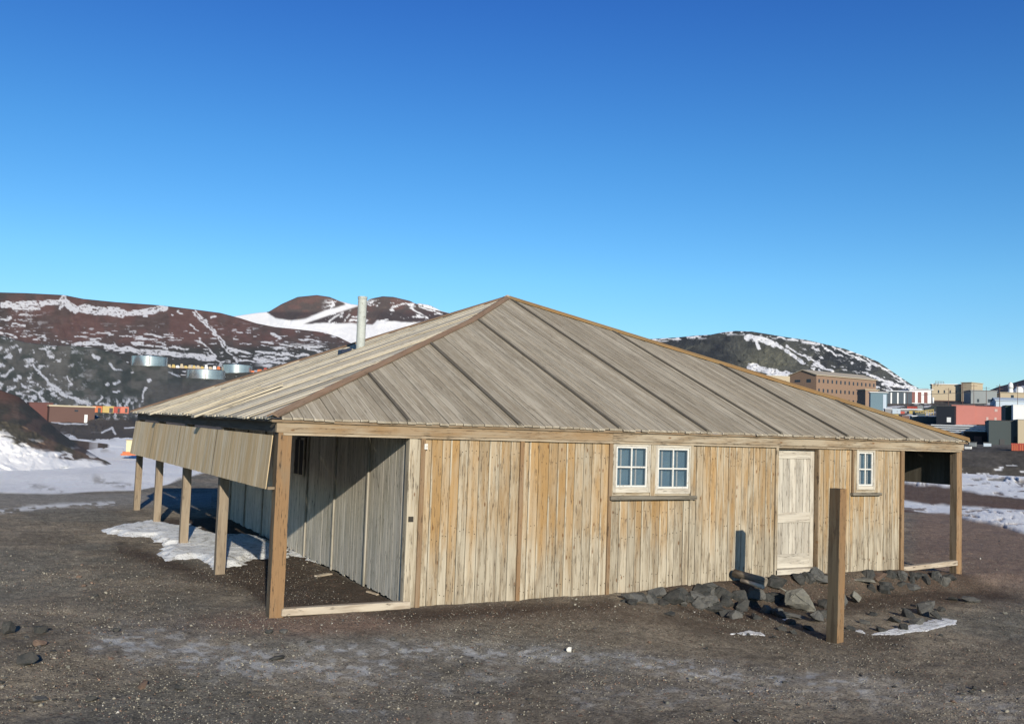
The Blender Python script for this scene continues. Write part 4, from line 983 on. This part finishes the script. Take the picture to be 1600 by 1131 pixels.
# ------------------------------------------------------------------ snow patches near the hut
k = NT('crusted_snow', .6, .3); n = k.noise(k.pos(), 5, 7, .75); n2 = k.noise(k.pos(), 35, 4, .7)
k.base(k.mix(k.ramp(k.math('MULTIPLY_ADD', n2, .35, k.math('MULTIPLY', n, .8)), .57, .70), (.86, .86, .84), (.42, .40, .35))); k.bump(k.math('ADD', n, k.math('MULTIPLY', n2, .5)), .9, .05)
k.b.inputs['Subsurface Weight'].default_value = .0
SNM = k.m
def inside(px, py, poly):
    c = np.zeros(px.shape, bool); n_ = len(poly)
    for i in range(n_):
        (x1, y1), (x2, y2) = poly[i], poly[(i+1) % n_]
        if y1 == y2: continue
        c ^= ((y1 > py) != (y2 > py)) & (px < (x2-x1)*(py-y1)/(y2-y1)+x1)
    return c
def snow_patch(poly_px, h, label, group=None, step=.05, jit=.12):
    P2 = [tuple(ground_at(a, b_)[:2]) for a, b_ in poly_px]
    xs_ = [p[0] for p in P2]; ys_ = [p[1] for p in P2]
    gx, gy = np.meshgrid(np.arange(min(xs_)-.3, max(xs_)+.3, step), np.arange(min(ys_)-.3, max(ys_)+.3, step), indexing='ij')
    wx = gx+jit*2*(fbm(gx*3, gy*3, 4, 7)-.5); wy = gy+jit*2*(fbm(gx*3+9, gy*3, 4, 8)-.5)
    ins = inside(wx, wy, P2)
    dd = dist_poly(wx, wy, P2+[P2[0]])
    sd = np.where(ins, dd, -dd)
    z = gheight(gx, gy)+h*np.clip(sd/.22, -1, 1)*(.6+.8*fbm(gx*1.6, gy*1.6, 4, 12))-.012
    z = np.where(sd > 0, np.maximum(z, gheight(gx, gy)+.008), z)
    keep = sd > -.10
    a, b_ = gx.shape; I = np.arange(a*b_).reshape(a, b_)
    kq = keep[:-1, :-1] & keep[1:, :-1] & keep[1:, 1:] & keep[:-1, 1:]
    Fq = np.stack([I[:-1, :-1], I[1:, :-1], I[1:, 1:], I[:-1, 1:]], -1)[kq]
    used = np.unique(Fq); mp = np.full(a*b_, -1); mp[used] = np.arange(len(used))
    V_ = np.stack([gx, gy, z], -1).reshape(-1, 3)[used]
    o = np_mesh('snow_patch', V_, mp[Fq], SNM); tag(o, label, 'snow', group); return o
snow_patch([(158, 831), (180, 822), (245, 815), (262, 818), (275, 824), (285, 812), (310, 826), (345, 838), (400, 838), (450, 858), (448, 872), (395, 872), (383, 883), (340, 890), (322, 884), (300, 873), (262, 876), (246, 862), (262, 852), (232, 840), (195, 838)], .10, 'large crusted snow patch around the feet of the verandah posts', jit=.2)
snow_patch([(452, 852), (470, 860), (478, 866), (500, 878), (494, 880), (470, 872), (452, 868)], .06, 'small snow remnant inside the verandah against the side wall')
snow_patch([(1357, 992), (1400, 982), (1440, 974), (1468, 965), (1495, 968), (1490, 976), (1450, 984), (1395, 992), (1362, 992), (1335, 986), (1345, 983)], .035, 'thin streak of snow below the stone heap right of the lone post', step=.03, jit=.06)
snow_patch([(1152, 989), (1170, 985), (1192, 988), (1196, 994), (1180, 992), (1162, 992)], .02, 'thin snow scrap on the gravel left of the lone post', step=.02, jit=.04)
snow_patch([(1140, 990), (1150, 989), (1150, 991), (1142, 992)], .015, 'tiny snow fleck at the left of the thin scrap', step=.02, jit=.02)
snow_patch([(1222, 967), (1232, 965), (1236, 968), (1226, 970)], .02, 'tiny snow fleck among stones below the big boulder', step=.02, jit=.02)

# ------------------------------------------------------------------ logs, planks, litter
p0 = ground_at(1146, 905); p1 = ground_at(1192, 915)
b = MB()
a0 = on(1147, 895, 1, -.10); a1 = on(1196, 909, 1, -.70)
print('log', a0, a1, gz(a0[0], a0[1]), gz(a1[0], a1[1]))
b.tube(a0, a1, .075, .085, 12, tone=.55, warm=.1); o = b.build('log', W_log, None, smooth=True); tag(o, 'thick grey log jutting from the wall into the stones beside the door', 'log')
b = MB(); a0 = on(1158, 906, 1, -.35); a1 = on(1193, 917, 1, -.80); b.tube(a0, a1, .035, .04, 10, tone=1.15, warm=.1); o = b.build('log', W_log, None, smooth=True); tag(o, 'thinner pale log lying under the thick grey log', 'log')
def plank(pxa, pya, pxb, pyb, w_, label, tone=1):
    A_, B_ = ground_at(pxa, pya), ground_at(pxb, pyb); d = B_-A_; L_ = np.linalg.norm(d); d /= L_; n_ = np.cross(d, [0, 0, 1.]); n_ /= np.linalg.norm(n_)
    m_ = MB(); m_.board(A_+[0, 0, .004], n_, d, np.cross(n_, d)*1.0, w_, L_, .025, tone, .1); o = m_.build('plank', W_log, None, bevel=.003); tag(o, label, 'plank')
    if o.data.vertices[0].co.z < A_[2]-.02: o.location.z = .03
plank(491, 901, 513, 897, .10, 'short broken plank on the verandah floor by the side wall', 1.2)
plank(575, 925, 592, 930, .05, 'thin splinter of wood on the verandah floor near the hut corner', 1.2)
snow_w = None

# ------------------------------------------------------------------ background buildings
def bmat(name, c, r=.7): return paint(name, c, r, .08, .25)
WIN = paint('dark_window', (.035, .045, .06), .2, .2); ROOFM = paint('tan_metal_roof', (.50, .42, .29), .5, .08, .2)
def frame_at(px_, py_, r_, theta):
    p = at(px_, py_, r_); d = p-CAM; d[2] = 0; d /= np.linalg.norm(d); right = np.array([d[1], -d[0], 0])
    th = math.radians(theta); xx = right*math.cos(th)+d*math.sin(th)
    return p, math.atan2(xx[1], xx[0])
def building(name, label, cat, px_, py_, r_, theta, Lx, Ly, H, wall, roofm=None, gable=0, wins=(), side_wins=(), over=.3, doors=(), stripe=None, group=None, winmat=None, base=True, winframe=None, roofh=.25, extra=None):
    """near corner at sight line (px,py), distance r; +x along the facade, +y going back"""
    p, rz = frame_at(px_, py_, r_, theta); o = empty(name, tuple(p), rz); tag(o, label, cat, group)
    m = MB(); m.box(0, Lx, 0, Ly, -1.5, H)
    if gable:
        m.v += [(0, 0, H), (0, Ly, H), (0, Ly/2, H+gable-.06), (Lx, 0, H), (Lx, Ly, H), (Lx, Ly/2, H+gable-.06)]; b0 = len(m.wc)
        m.wc += [(0, 0, 0)]*6; m.ws += [(.5, 1, .5)]*6; m.f += [(b0, b0+2, b0+1), (b0+3, b0+4, b0+5)]
    m.build('wall', wall, o, recalc=True)
    rm = roofm or ROOFM; m = MB()
    if gable:
        t = .25
        for (ya, yb_) in ((-over, Ly/2), (Ly+over, Ly/2)):
            sl_ = gable/(Ly/2); za_ = H-over*sl_
            m.hexa([(-over, ya, za_), (Lx+over, ya, za_), (Lx+over, ya, za_+t), (-over, ya, za_+t), (-over, yb_, H+gable), (Lx+over, yb_, H+gable), (Lx+over, yb_, H+gable+t), (-over, yb_, H+gable+t)], 1, 1)
    else: m.box(-over, Lx+over, -over, Ly+over, H+.003, H+roofh)
    m.build('roof', rm, o)
    wm = winmat or WIN; proto = None
    for (x_, z_, w_, h_) in wins:
        m = MB(); m.box(-w_/2, w_/2, -.05, -.004, -h_/2, h_/2)
        key = (w_, h_)
        if proto and proto[0] == key:
            c_ = proto[1].copy(); COL.objects.link(c_); c_.parent = o; c_.location = (x_, 0, z_)
            for g_ in proto[1].children:
                d_ = g_.copy(); COL.objects.link(d_); d_.parent = c_
        else:
            c_ = m.build('window', wm, o); c_.location = (x_, 0, z_); proto = (key, c_)
            if winframe:
                f_ = MB(); e_ = .12
                f_.box(-w_/2-e_, w_/2+e_, -.08, -.002, h_/2, h_/2+e_); f_.box(-w_/2-e_, w_/2+e_, -.08, -.002, -h_/2-e_, -h_/2); f_.box(-w_/2-e_, -w_/2, -.08, -.002, -h_/2, h_/2); f_.box(w_/2, w_/2+e_, -.08, -.002, -h_/2, h_/2); f_.build('frame', winframe, c_)
    for (y_, z_, w_, h_) in side_wins:
        m = MB(); m.box(-.05, -.004, y_-w_/2, y_+w_/2, z_-h_/2, z_+h_/2); m.build('window', wm, o)
    for (x_, w_, h_, mt) in doors:
        m = MB(); m.box(x_-w_/2, x_+w_/2, -.06, -.003, 0, h_); m.build('door', mt, o)
    if stripe:
        for (z0_, z1_, mt) in stripe:
            m = MB(); m.box(-.03, Lx+.03, -.03, -.002, z0_, z1_); m.build('trim_band', mt, o)
    return o
pxm = lambda r_: r_/F
B_brown = bmat('brown_siding', (.26, .17, .115)); B_tan = bmat('tan_siding', (.46, .38, .26)); B_red = bmat('red_siding', (.44, .16, .13)); B_dgreen = bmat('dark_green_siding', (.055, .07, .07))
B_white = bmat('white_siding', (.74, .74, .72)); B_blue = bmat('pale_blue_siding', (.45, .52, .58)); B_cblue = bmat('blue_container', (.13, .20, .235)); B_grey = bmat('grey_siding', (.24, .26, .26)); B_dbrown = bmat('dark_brown_siding', (.115, .062, .05))
R_white = paint('snowy_roof', (.75, .77, .80), .6, .06, .2); R_dk = paint('dark_roof', (.07, .07, .07), .8, .1, .2); R_grey = paint('grey_roof', (.25, .25, .25), .7, .1, .2)
B_orange = bmat('orange_paint', (.55, .16, .06)); B_yel = bmat('yellow_paint', (.50, .37, .13)); B_rust = bmat('rust_red_paint', (.38, .07, .05))

# three-storey brown dormitory
r = 380; H = 47*pxm(r)+.3
nW = 14; Lx = 37.
wins = [(1.6+i*(Lx-3.0)/(nW-1), z_, .85, 1.35) for z_ in (H-2.2, H-5.8, H-9.4) for i in range(nW)]
building('dormitory', 'long brown three-storey block with a tan gabled roof behind the hut', 'building', 1275, 636, r, 52, Lx, 12.5, H, B_brown, ROOFM, gable=1.9, wins=wins, side_wins=[(3.5, H-2.2, 2.0, 1.3), (8.8, H-2.2, 2.6, .9), (3.5, H-6.5, 3.2, .8)], over=.5)
building('annex', 'small brown annex with a flat roof at the end of the brown block', 'building', 1352, 640, 330, 30, 4.5, 5, 6.4, B_brown, ROOFM, wins=[(2.2, 4, .8, 1.2)])
building('shed', 'blue-grey metal shed standing right of the brown block', 'shed', 1360, 645, 300, 6, 4.6, 4, 6.0, B_cblue, B_white, doors=[(3.9, .9, 5.5, B_blue)], roofh=.2)
# pale hall under a snowy roof left of the dormitory
building('hall', 'low cream hall half hidden behind the roof edge left of the brown block', 'building', 1190, 610, 520, 10, 18, 15, 8, B_tan, R_white, wins=[(3+i*3, 5, 1, 1) for i in range(5)])
# white building with dark bays
o = building('laboratory', 'white low building with dark red bays below the end of the dark hill', 'building', 1421, 631, 400, 15, 8.0, 14, 5.6, B_white, R_white, wins=[(1.4+i*2.3, 2.6, 1.3, 4.2) for i in range(3)], winmat=bmat('maroon_bay', (.20, .08, .07)), over=.6)
building('laboratory', 'dark glazed wing with a snow covered roof left of the white building', 'building', 1386, 633, 395, 10, 9.0, 14, 5.4, bmat('dark_blue_siding', (.06, .08, .10)), R_white, wins=[(1.5+i*2.4, 2.8, .5, 4.2) for i in range(3)], winmat=B_white, over=.5)
# yellow block
r = 430
building('office_block', 'square tan block with a row of small windows and a flat roof', 'building', 1502, 645, r, -28, 4.2, 9, 12.2, B_tan, ROOFM, wins=[(2.2, 8.5, .8, 1.2)])
building('office_block', 'wide tan frontage with five small windows left of the square tan block', 'building', 1456, 644, r+2, 4, 13.0, 9, 11.6, B_tan, R_white, wins=[(2.5+i*2.2, 8.6, .55, 1.2) for i in range(5)], stripe=[(4.6, 5.0, B_dbrown)])
def antenna(px_, pyb, pyt, r_, label, name='antenna', arms=1, wdt=.12):
    p = at(px_, pyb, r_); t_ = at(px_, pyt, r_); m = MB(); h_ = t_[2]-p[2]; o = empty(name, tuple(p)); tag(o, label, name.replace('_', ' '))
    m.tube((0, 0, -1), (0, 0, h_), wdt, wdt*.7, 8); m.build('pole', B_dbrown, o)
    rt_ = Vector((_rt0[0], _rt0[1], 0))
    for k_ in range(arms):
        m = MB(); z_ = h_*(.93-.1*k_); m.tube(tuple(-rt_*1.0+Vector((0, 0, z_))), tuple(rt_*1.0+Vector((0, 0, z_))), wdt*.5, wdt*.5, 6); m.build('crossarm', B_dbrown, o)
    return o
# roof platform on the tan block
p = at(1468, 602, 432); o = empty('roof_platform', tuple(p)); tag(o, 'small railed platform on the roof of the wide tan frontage', 'platform')
m = MB()
rtv = np.array([_rt0[0], _rt0[1], 0])
for q in (-1.6, -.5, .6, 1.7): m.tube(tuple(rtv*q+[0, 0, -.2]), tuple(rtv*q+[0, 0, 1.6]), .08, .08, 6)
m.build('leg', B_grey, o); m = MB(); m.tube(tuple(rtv*-2.0+[0, 0, .85]), tuple(rtv*2.1+[0, 0, .85]), .12, .12, 6); m.tube(tuple(rtv*-1.7+[0, 0, 1.6]), tuple(rtv*1.8+[0, 0, 1.6]), .10, .10, 6); m.build('rail', B_grey, o)
building('workshop', 'dull grey-blue flat roofed building right of the square tan block', 'building', 1517, 640, 400, 12, 9, 12, 7.2, B_grey, R_grey, wins=[(2.5, 3.5, .7, 1.2), (6.2, 3.5, .7, 1.2)])
building('workshop', 'white lower building with a dark doorway beside the grey-blue one', 'building', 1552, 638, 360, 5, 9, 12, 3.0, B_white, R_grey, wins=[(2, 1.5, 1.2, 1.2), (5.2, 1.5, .7, 1.4)])
building('warehouse', 'tan building with a dark doorway at the right edge of the town', 'building', 1563, 632, 420, 5, 24, 14, 4.6, B_tan, ROOFM, wins=[(4.2, 2.6, 1.0, 2.4), (9, 2.8, .8, 1)])
building('bunkhouse', 'long pale blue building with small dark windows below the tan warehouse', 'building', 1556, 643, 330, 8, 26, 9, 3.4, B_blue, B_blue, gable=.9, wins=[(2.2+i*2.2, 1.5, .8, .9) for i in range(11)])
# red workshop
r = 200
building('red_workshop', 'brick red two-bay workshop with a small dark doorway in the town', 'building', 1487, 661, r, 8, 4.0, 9, 3.35, B_red, B_red, side_wins=(), roofh=.12, over=.05)
building('red_workshop', 'longer brick red workshop with two pale windows, right bay', 'building', 1510, 661.3, r+.8, 10, 6.0, 8, 3.2, B_red, B_red, wins=[(3.6, .9, .38, .75), (5.0, .9, .38, .75), (5.1, 2.6, .5, .5)], winmat=bmat('pale_window', (.50, .36, .32)), doors=[(.85, .7, 1.2, R_dk)], roofh=.12, over=.05, winframe=None)
building('shed', 'dark navy shed attached to the left end of the red workshop', 'shed', 1463, 659, r-1, -10, 3.2, 8, 3.0, bmat('navy_siding', (.008, .012, .02)), R_dk, doors=[(2.2, .7, .9, B_white)], roofh=.1, over=.05)
building('shed', 'dark shed between the red workshop and the white block', 'shed', 1556, 662, 205, 5, 4.2, 6, 3.0, bmat('dark_wine_siding', (.06, .025, .03)), R_dk, roofh=.1, over=.05)
building('white_block', 'bright white flat-roofed block at the right edge behind the dark green building', 'building', 1583, 663, 150, 6, 9, 8, 2.65, B_white, B_white, roofh=.1, over=.03, wins=[(5, 1.4, .6, .6)])
building('shed', 'dark green shed side adjoining the white block on its left', 'shed', 1571, 662, 152, 4, 1.4, 8, 2.55, bmat('bottle_green_siding', (.02, .045, .035)), R_dk, roofh=.08, over=.03)
# dark green building by the bank
r = 118
building('garage', 'dark green-grey windowless garage standing on the bank at right', 'building', 1545, 696, r, 3, 3.55, 8, 2.75, B_dgreen, R_dk, roofh=.06, over=.04, doors=[(1.3, .5, .75, R_dk), (2.6, .35, 1.1, bmat('dark_door', (.03, .035, .035)))])
building('garage', 'tan fronted building at the right edge beside the dark garage', 'building', 1590.5, 692.5, r-.6, 6, 8, 8, 2.55, B_tan, R_grey, roofh=.06, over=.04, wins=[(3.5, 1.4, .6, .6)])
building('shed', 'low black open shed under the pipe racks beside the garage', 'shed', 1508, 696, 121, 3, 3.0, 5, 1.55, P_black, R_dk, roofh=.08, over=.04, doors=[(1.3, .8, 1.1, B_dbrown)])
# stacks of pipes
GPp = 'long pale pipes stacked on racks beside the garage'
for i in range(4):
    a_ = at(1455+i*4, 664+i*3.4, 128-i*.8); b_ = at(1546-i*3, 667+i*3.2, 125-i*.8); m = MB(); m.tube(a_, b_, .09, .09, 10)
    o = m.build('pipe', bmat('pale_pipe', (.80, .80, .74)) if i == 0 else [o_ for o_ in bpy.data.materials if o_.name.startswith('pale_pipe')][0], None); tag(o, 'long pale pipe lying in the stack on the bank beside the dark garage', 'pipe', GPp)
for i, q in enumerate((1470, 1500, 1530)):
    p = at(q, 668, 127); m = MB(); h_ = p[2]-at(q, 690, 124)[2]
    m.box(-.08, .08, -.08, .08, -h_, -.1); m.box(-.1, .1, -1.0, 1.0, -.10, 0.0); o = m.build('pipe_rack', B_dbrown, None); o.location = tuple(p+[0, 0, -.15]); tag(o, 'dark timber trestle carrying the stacked pale pipes', 'rack', 'trestles under the stacked pipes')
# orange totes at the right edge
for i in range(3):
    p, rz = frame_at(1580+i*12, 704.5, 105.5, 0); o = empty('crate', tuple(p+[0, 0, .05]), rz); tag(o, ['orange slatted crate, left one of the row on the bank at the right edge', 'orange slatted crate, second of the row on the bank at the right edge', 'orange slatted crate, last of the row beyond the right edge'][i], 'crate', 'orange crates on the bank')
    m = MB(); m.box(0, .72, 0, .7, 0, .70); m.build('body', B_orange, o)
    m = MB()
    for q in range(4): m.box(.03+q*.18, .12+q*.18, -.03, -.002, .0, .72)
    m.box(-.01, .74, -.04, -.031, .6, .68); m.build('slats', B_rust, o)
# utility poles
antenna(1504, 640, 598, 300, 'tall utility pole in front of the tan block, leftmost of three', 'utility_pole', 2, .10)
antenna(1521.5, 640, 600, 300, 'thin utility pole at the right corner of the tan block', 'utility_pole', 1, .08)
antenna(1562, 645, 600, 290, 'utility pole before the pale blue building, rightmost of three', 'utility_pole', 2, .10)
m = MB()
for z_ in (0, .5):
    m.tube(at(1440, 617-z_, 300), at(1520, 613-z_, 300), .03, .03, 5)
o = m.build('power_line', R_dk, None); tag(o, 'thin dark power line strung across the front of the tan block', 'cable')
# round white tank and dome
p = at(1458, 630, 300); m = MB(); m.tube((0, 0, 0), (0, 0, 1.6), .25, .25, 10); m.tube((0, 0, 1.6), (0, 0, 1.75), .25, .05, 10); o = m.build('cylinder_tank', B_white, None, smooth=True); o.location = tuple(p); tag(o, 'slim white upright tank left of the tan frontage', 'tank')
p = at(1579, 612, 800); m = MB(); m.tube((0, 0, -4), (0, 0, 2.5), 1.6, 1.6, 14); m.tube((0, 0, 2.5), (0, 0, 6), 2.0, 1.6, 14); m.tube((0, 0, 6), (0, 0, 7.2), 1.6, .3, 14); o = m.build('radar_tower', B_white, None, smooth=True); o.location = tuple(p); tag(o, 'small white radar tower on the slope of the distant right hill', 'tower')
p = at(1592, 612, 620); m = MB(); m.tube((0, 0, -3), (0, 0, 1.5), 2.4, 2.4, 16); m.tube((0, 0, 1.5), (0, 0, 3.0), 2.4, 1.2, 16); o = m.build('storage_dome', B_white, None, smooth=True); o.location = tuple(p); tag(o, 'low white dome right of the radar tower above the tan warehouse', 'dome')
# yellow guard rail
o = empty('guard_rail', tuple(at(1430, 646, 240))); tag(o, 'yellow guard rail along the dark roof left of the red workshop', 'rail')
m = MB(); a_ = at(1430, 643.5, 240)-at(1430, 646, 240); b_ = at(1459, 640, 240)-at(1430, 646, 240); m.tube(a_, b_, .13, .13, 8); m.tube(a_-[0, 0, .45], b_-[0, 0, .45], .10, .10, 8); m.build('bar', B_yel, o)
m = MB()
for q in np.linspace(.02, .98, 8): pq = a_+(b_-a_)*q; m.tube(pq-[0, 0, 1.2], pq, .06, .06, 6)
m.build('post', B_yel, o)
building('shed', 'low dark shed with a pale roof half hidden behind the roof tip', 'shed', 1425, 662, 205, 4, 4.5, 6, 1.5, B_dgreen, R_white, roofh=.15, over=.1)
building('shed', 'long low dark store below the snowy terrace left of the guard rail', 'shed', 1383, 648, 290, 4, 9.5, 6, 1.7, R_grey, R_white, roofh=.2, over=.1, wins=[(2+2*i, .9, .6, .6) for i in range(3)])

# ---- left background
r = 160
building('long_shed', 'long brown shed with a tan roof edge and a white door at left', 'shed', 76, 660, r, 4, 6.3, 5, 2.45, B_dbrown, ROOFM, over=.12, roofh=.22, doors=[(5.1, .45, 1.35, B_white)], wins=[(3.7, 1.9, .5, .25)])
building('long_shed', 'dark maroon shed partly hidden by the mound left of the long brown shed', 'shed', 44, 659, r+4, 4, 3.3, 5, 2.95, bmat('maroon_siding', (.125, .05, .045)), bmat('maroon_roof', (.11, .05, .045)), over=.05, roofh=.1)
specs = [(137, 4, 645, 9, B_orange, 'small orange cargo box nearest the brown shed'), (144, 13, 645, 10, B_orange, 'orange cargo container with dark doors on the bench beside the brown shed'), (160, 16, 645, 10, B_yel, 'yellow cargo container, brightest in the row right of the brown shed'), (177, 10, 645, 9, B_rust, 'dark red cargo container right of the yellow one'), (188, 11, 645, 9, bmat('coral_paint', (.55, .17, .11)), 'coral red cargo container at the right end of the row')]
for (q, w_, y_, h_, mt, lb) in specs:
    r_ = 178; s_ = pxm(r_); p, rz = frame_at(q, y_, r_, 2); o = empty('cargo_container', tuple(p), rz); tag(o, lb, 'container', 'cargo containers beside the brown shed')
    W_, H_ = w_*s_, h_*s_; m = MB(); m.box(0, W_, 0, 2.0, -.3, H_); m.build('body', mt, o)
    m = MB()
    for q_ in np.arange(.1, W_-.05, .22): m.box(q_, q_+.08, -.05, -.002, .02, H_-.04)
    m.build('ribs', mt, o)
    m = MB(); m.box(W_*.55, W_*.85, -.07, -.052, .1, H_*.75); m.build('door', R_dk, o)
# small yellow hut and orange tote near the left snow
p, rz = frame_at(195, 710, 66, 0); o = empty('equipment_box', tuple(p), rz); tag(o, 'cream equipment box on an orange sledge beside the left end of the shutter', 'box')
m = MB(); m.box(.05, .55, 0, .6, .18, .9); m.build('body', bmat('cream_paint', (.62, .58, .36)), o); m = MB(); m.box(-.15, .6, -.05, .65, 0, .18); m.box(-.25, .65, -.07, -.02, -.05, .03); m.box(-.25, .65, .6, .65, -.05, .03); m.build('sledge', B_orange, o); m = MB(); m.box(0, .6, -.04, .64, .9, .95); m.build('lid', B_tan, o)
# fuel tanks
k = NT('tank_steel', .24, .5); k.b.inputs['Metallic'].default_value = .85; k.base(k.mix(k.ramp(k.noise(k.pos(), .5, 4), .4, .6), (.60, .61, .60), (.70, .70, .68))); TK = k.m
for (q, w_, yb_, yt_, r_, lb) in ((233, 51, 570, 557, 386, 'leftmost silver fuel tank on the hillside'), (321, 57, 592, 578, 388, 'largest and lowest silver fuel tank on the hillside'), (370, 45, 581, 570, 440, 'rightmost silver fuel tank beside the roof edge')):
    s_ = pxm(r_); R_ = w_*s_/2; H_ = (yb_-yt_)*s_; p = at(q, yb_, r_); d = p-CAM; d[2] = 0; d /= np.linalg.norm(d); p = p+d*R_
    o = empty('fuel_tank', tuple(p)); tag(o, lb, 'tank', 'silver fuel tanks on the hillside')
    m = MB(); m.tube((0, 0, -2), (0, 0, H_), R_, R_, 64, cap=False); m.build('shell', TK, o, smooth=True)
    m = MB(); m.tube((0, 0, H_-.01), (0, 0, H_+.5), R_*1.005, .3, 48); m.build('roof', TK, o)
    m = MB(); m.tube((0, 0, H_-.25), (0, 0, H_-.05), R_*1.01, R_*1.01, 64, cap=False); m.build('rim', TK, o)
    dd = -d; m = MB(); m.tube(tuple(dd*(R_+.1)), tuple(dd*(R_+.1)+[0, 0, H_]), .12, .12, 6); m.build('ladder', R_dk, o)
# cargo lines on the tank terrace
lines = [(262+i*6.4, 573+.25*i, 5.0, 6 if i % 2 else 4.5, [B_tan, B_yel, B_white, B_tan, B_yel, B_tan, B_yel][i % 7] if i < 11 else [B_orange, B_white][i % 2]) for i in range(13)]
lines += [(353+i*9, 590-.4*i, 8.0, 6, [B_yel, B_tan, B_orange, B_rust, B_white, B_orange][i]) for i in range(6)]
lines[13:] = [(357, 590, 9, 6, B_yel), (367, 589, 5, 4, B_white), (392, 583, 6, 5, B_orange), (402, 580, 8, 5, B_orange), (412, 577, 6, 4, B_rust)]
for i, (q, y_, w_, h_, mt) in enumerate(lines):
    r_ = 455 if i < 13 else 445; s_ = pxm(r_); p, rz = frame_at(q, y_, r_, 0); p[2] -= .3; o = empty('cargo_pallet', tuple(p), rz)
    tag(o, 'tiny stacked cargo pallet in the coloured line between the silver tanks' if i < 13 else 'tiny coloured cargo pallet at the roof edge right of the largest silver tank', 'cargo', 'cargo pallets between the tanks' if i < 13 else 'cargo pallets right of the largest tank')
    m = MB(); m.box(0, w_*s_, 0, 1.5, 0, h_*s_*.55); m.box(.15, w_*s_*.8, .1, 1.4, h_*s_*.56, h_*s_*(.8+.2*(i % 3 == 0))); m.build('load', mt, o)
    m = MB(); m.box(-.1, w_*s_+.1, -.1, 1.6, -.25, -.01); m.build('deck', B_dbrown, o)

# small gear around the station
P_gear = [B_rust, B_grey, B_dbrown, B_tan, B_white, B_yel, B_dgreen, B_blue]
rc = random.Random(21); kinds = ['rust red', 'grey', 'dark brown', 'tan', 'white', 'yellow', 'dark green', 'pale blue']
for i in range(30):
    q = rc.uniform(1392, 1560) if i < 22 else rc.uniform(1500, 1600); r_ = rc.choice([235, 260, 285, 310, 335]) if i < 22 else rc.choice([108, 112])
    y_ = town_y(q, r_); k_ = rc.randrange(8); p, rz = frame_at(q, y_+.6, r_, rc.uniform(-25, 25)); w_ = rc.uniform(1.0, 2.6) if r_ > 150 else rc.uniform(.3, .8); h_ = w_*rc.uniform(.4, .8)
    if r_ < 150 and 1540 < q: continue
    o = empty('supply_crate', tuple(p), rz); tag(o, kinds[k_]+' supply crate standing on the rough ground between the station buildings', 'crate', kinds[k_]+' supply crates around the station')
    m = MB(); m.box(0, w_, 0, w_*.7, 0, h_); m.build('body', P_gear[k_], o)
    m = MB(); m.box(-.04, w_+.04, -.04, w_*.7+.04, h_+.005, h_+.09); m.build('lid', R_dk if k_ != 2 else R_grey, o)
for i, (q, yb_, yt_, r_) in enumerate([(1418, 640, 612, 330), (1482, 640, 606, 290), (1541, 642, 604, 280), (1590, 660, 600, 300)]):
    antenna(q, yb_, yt_, r_, ['utility pole beside the white low building with red bays', 'utility pole in front of the wide tan frontage', 'utility pole behind the longer red workshop', 'utility pole at the right edge above the white block'][i], 'utility_pole', 1, .08)
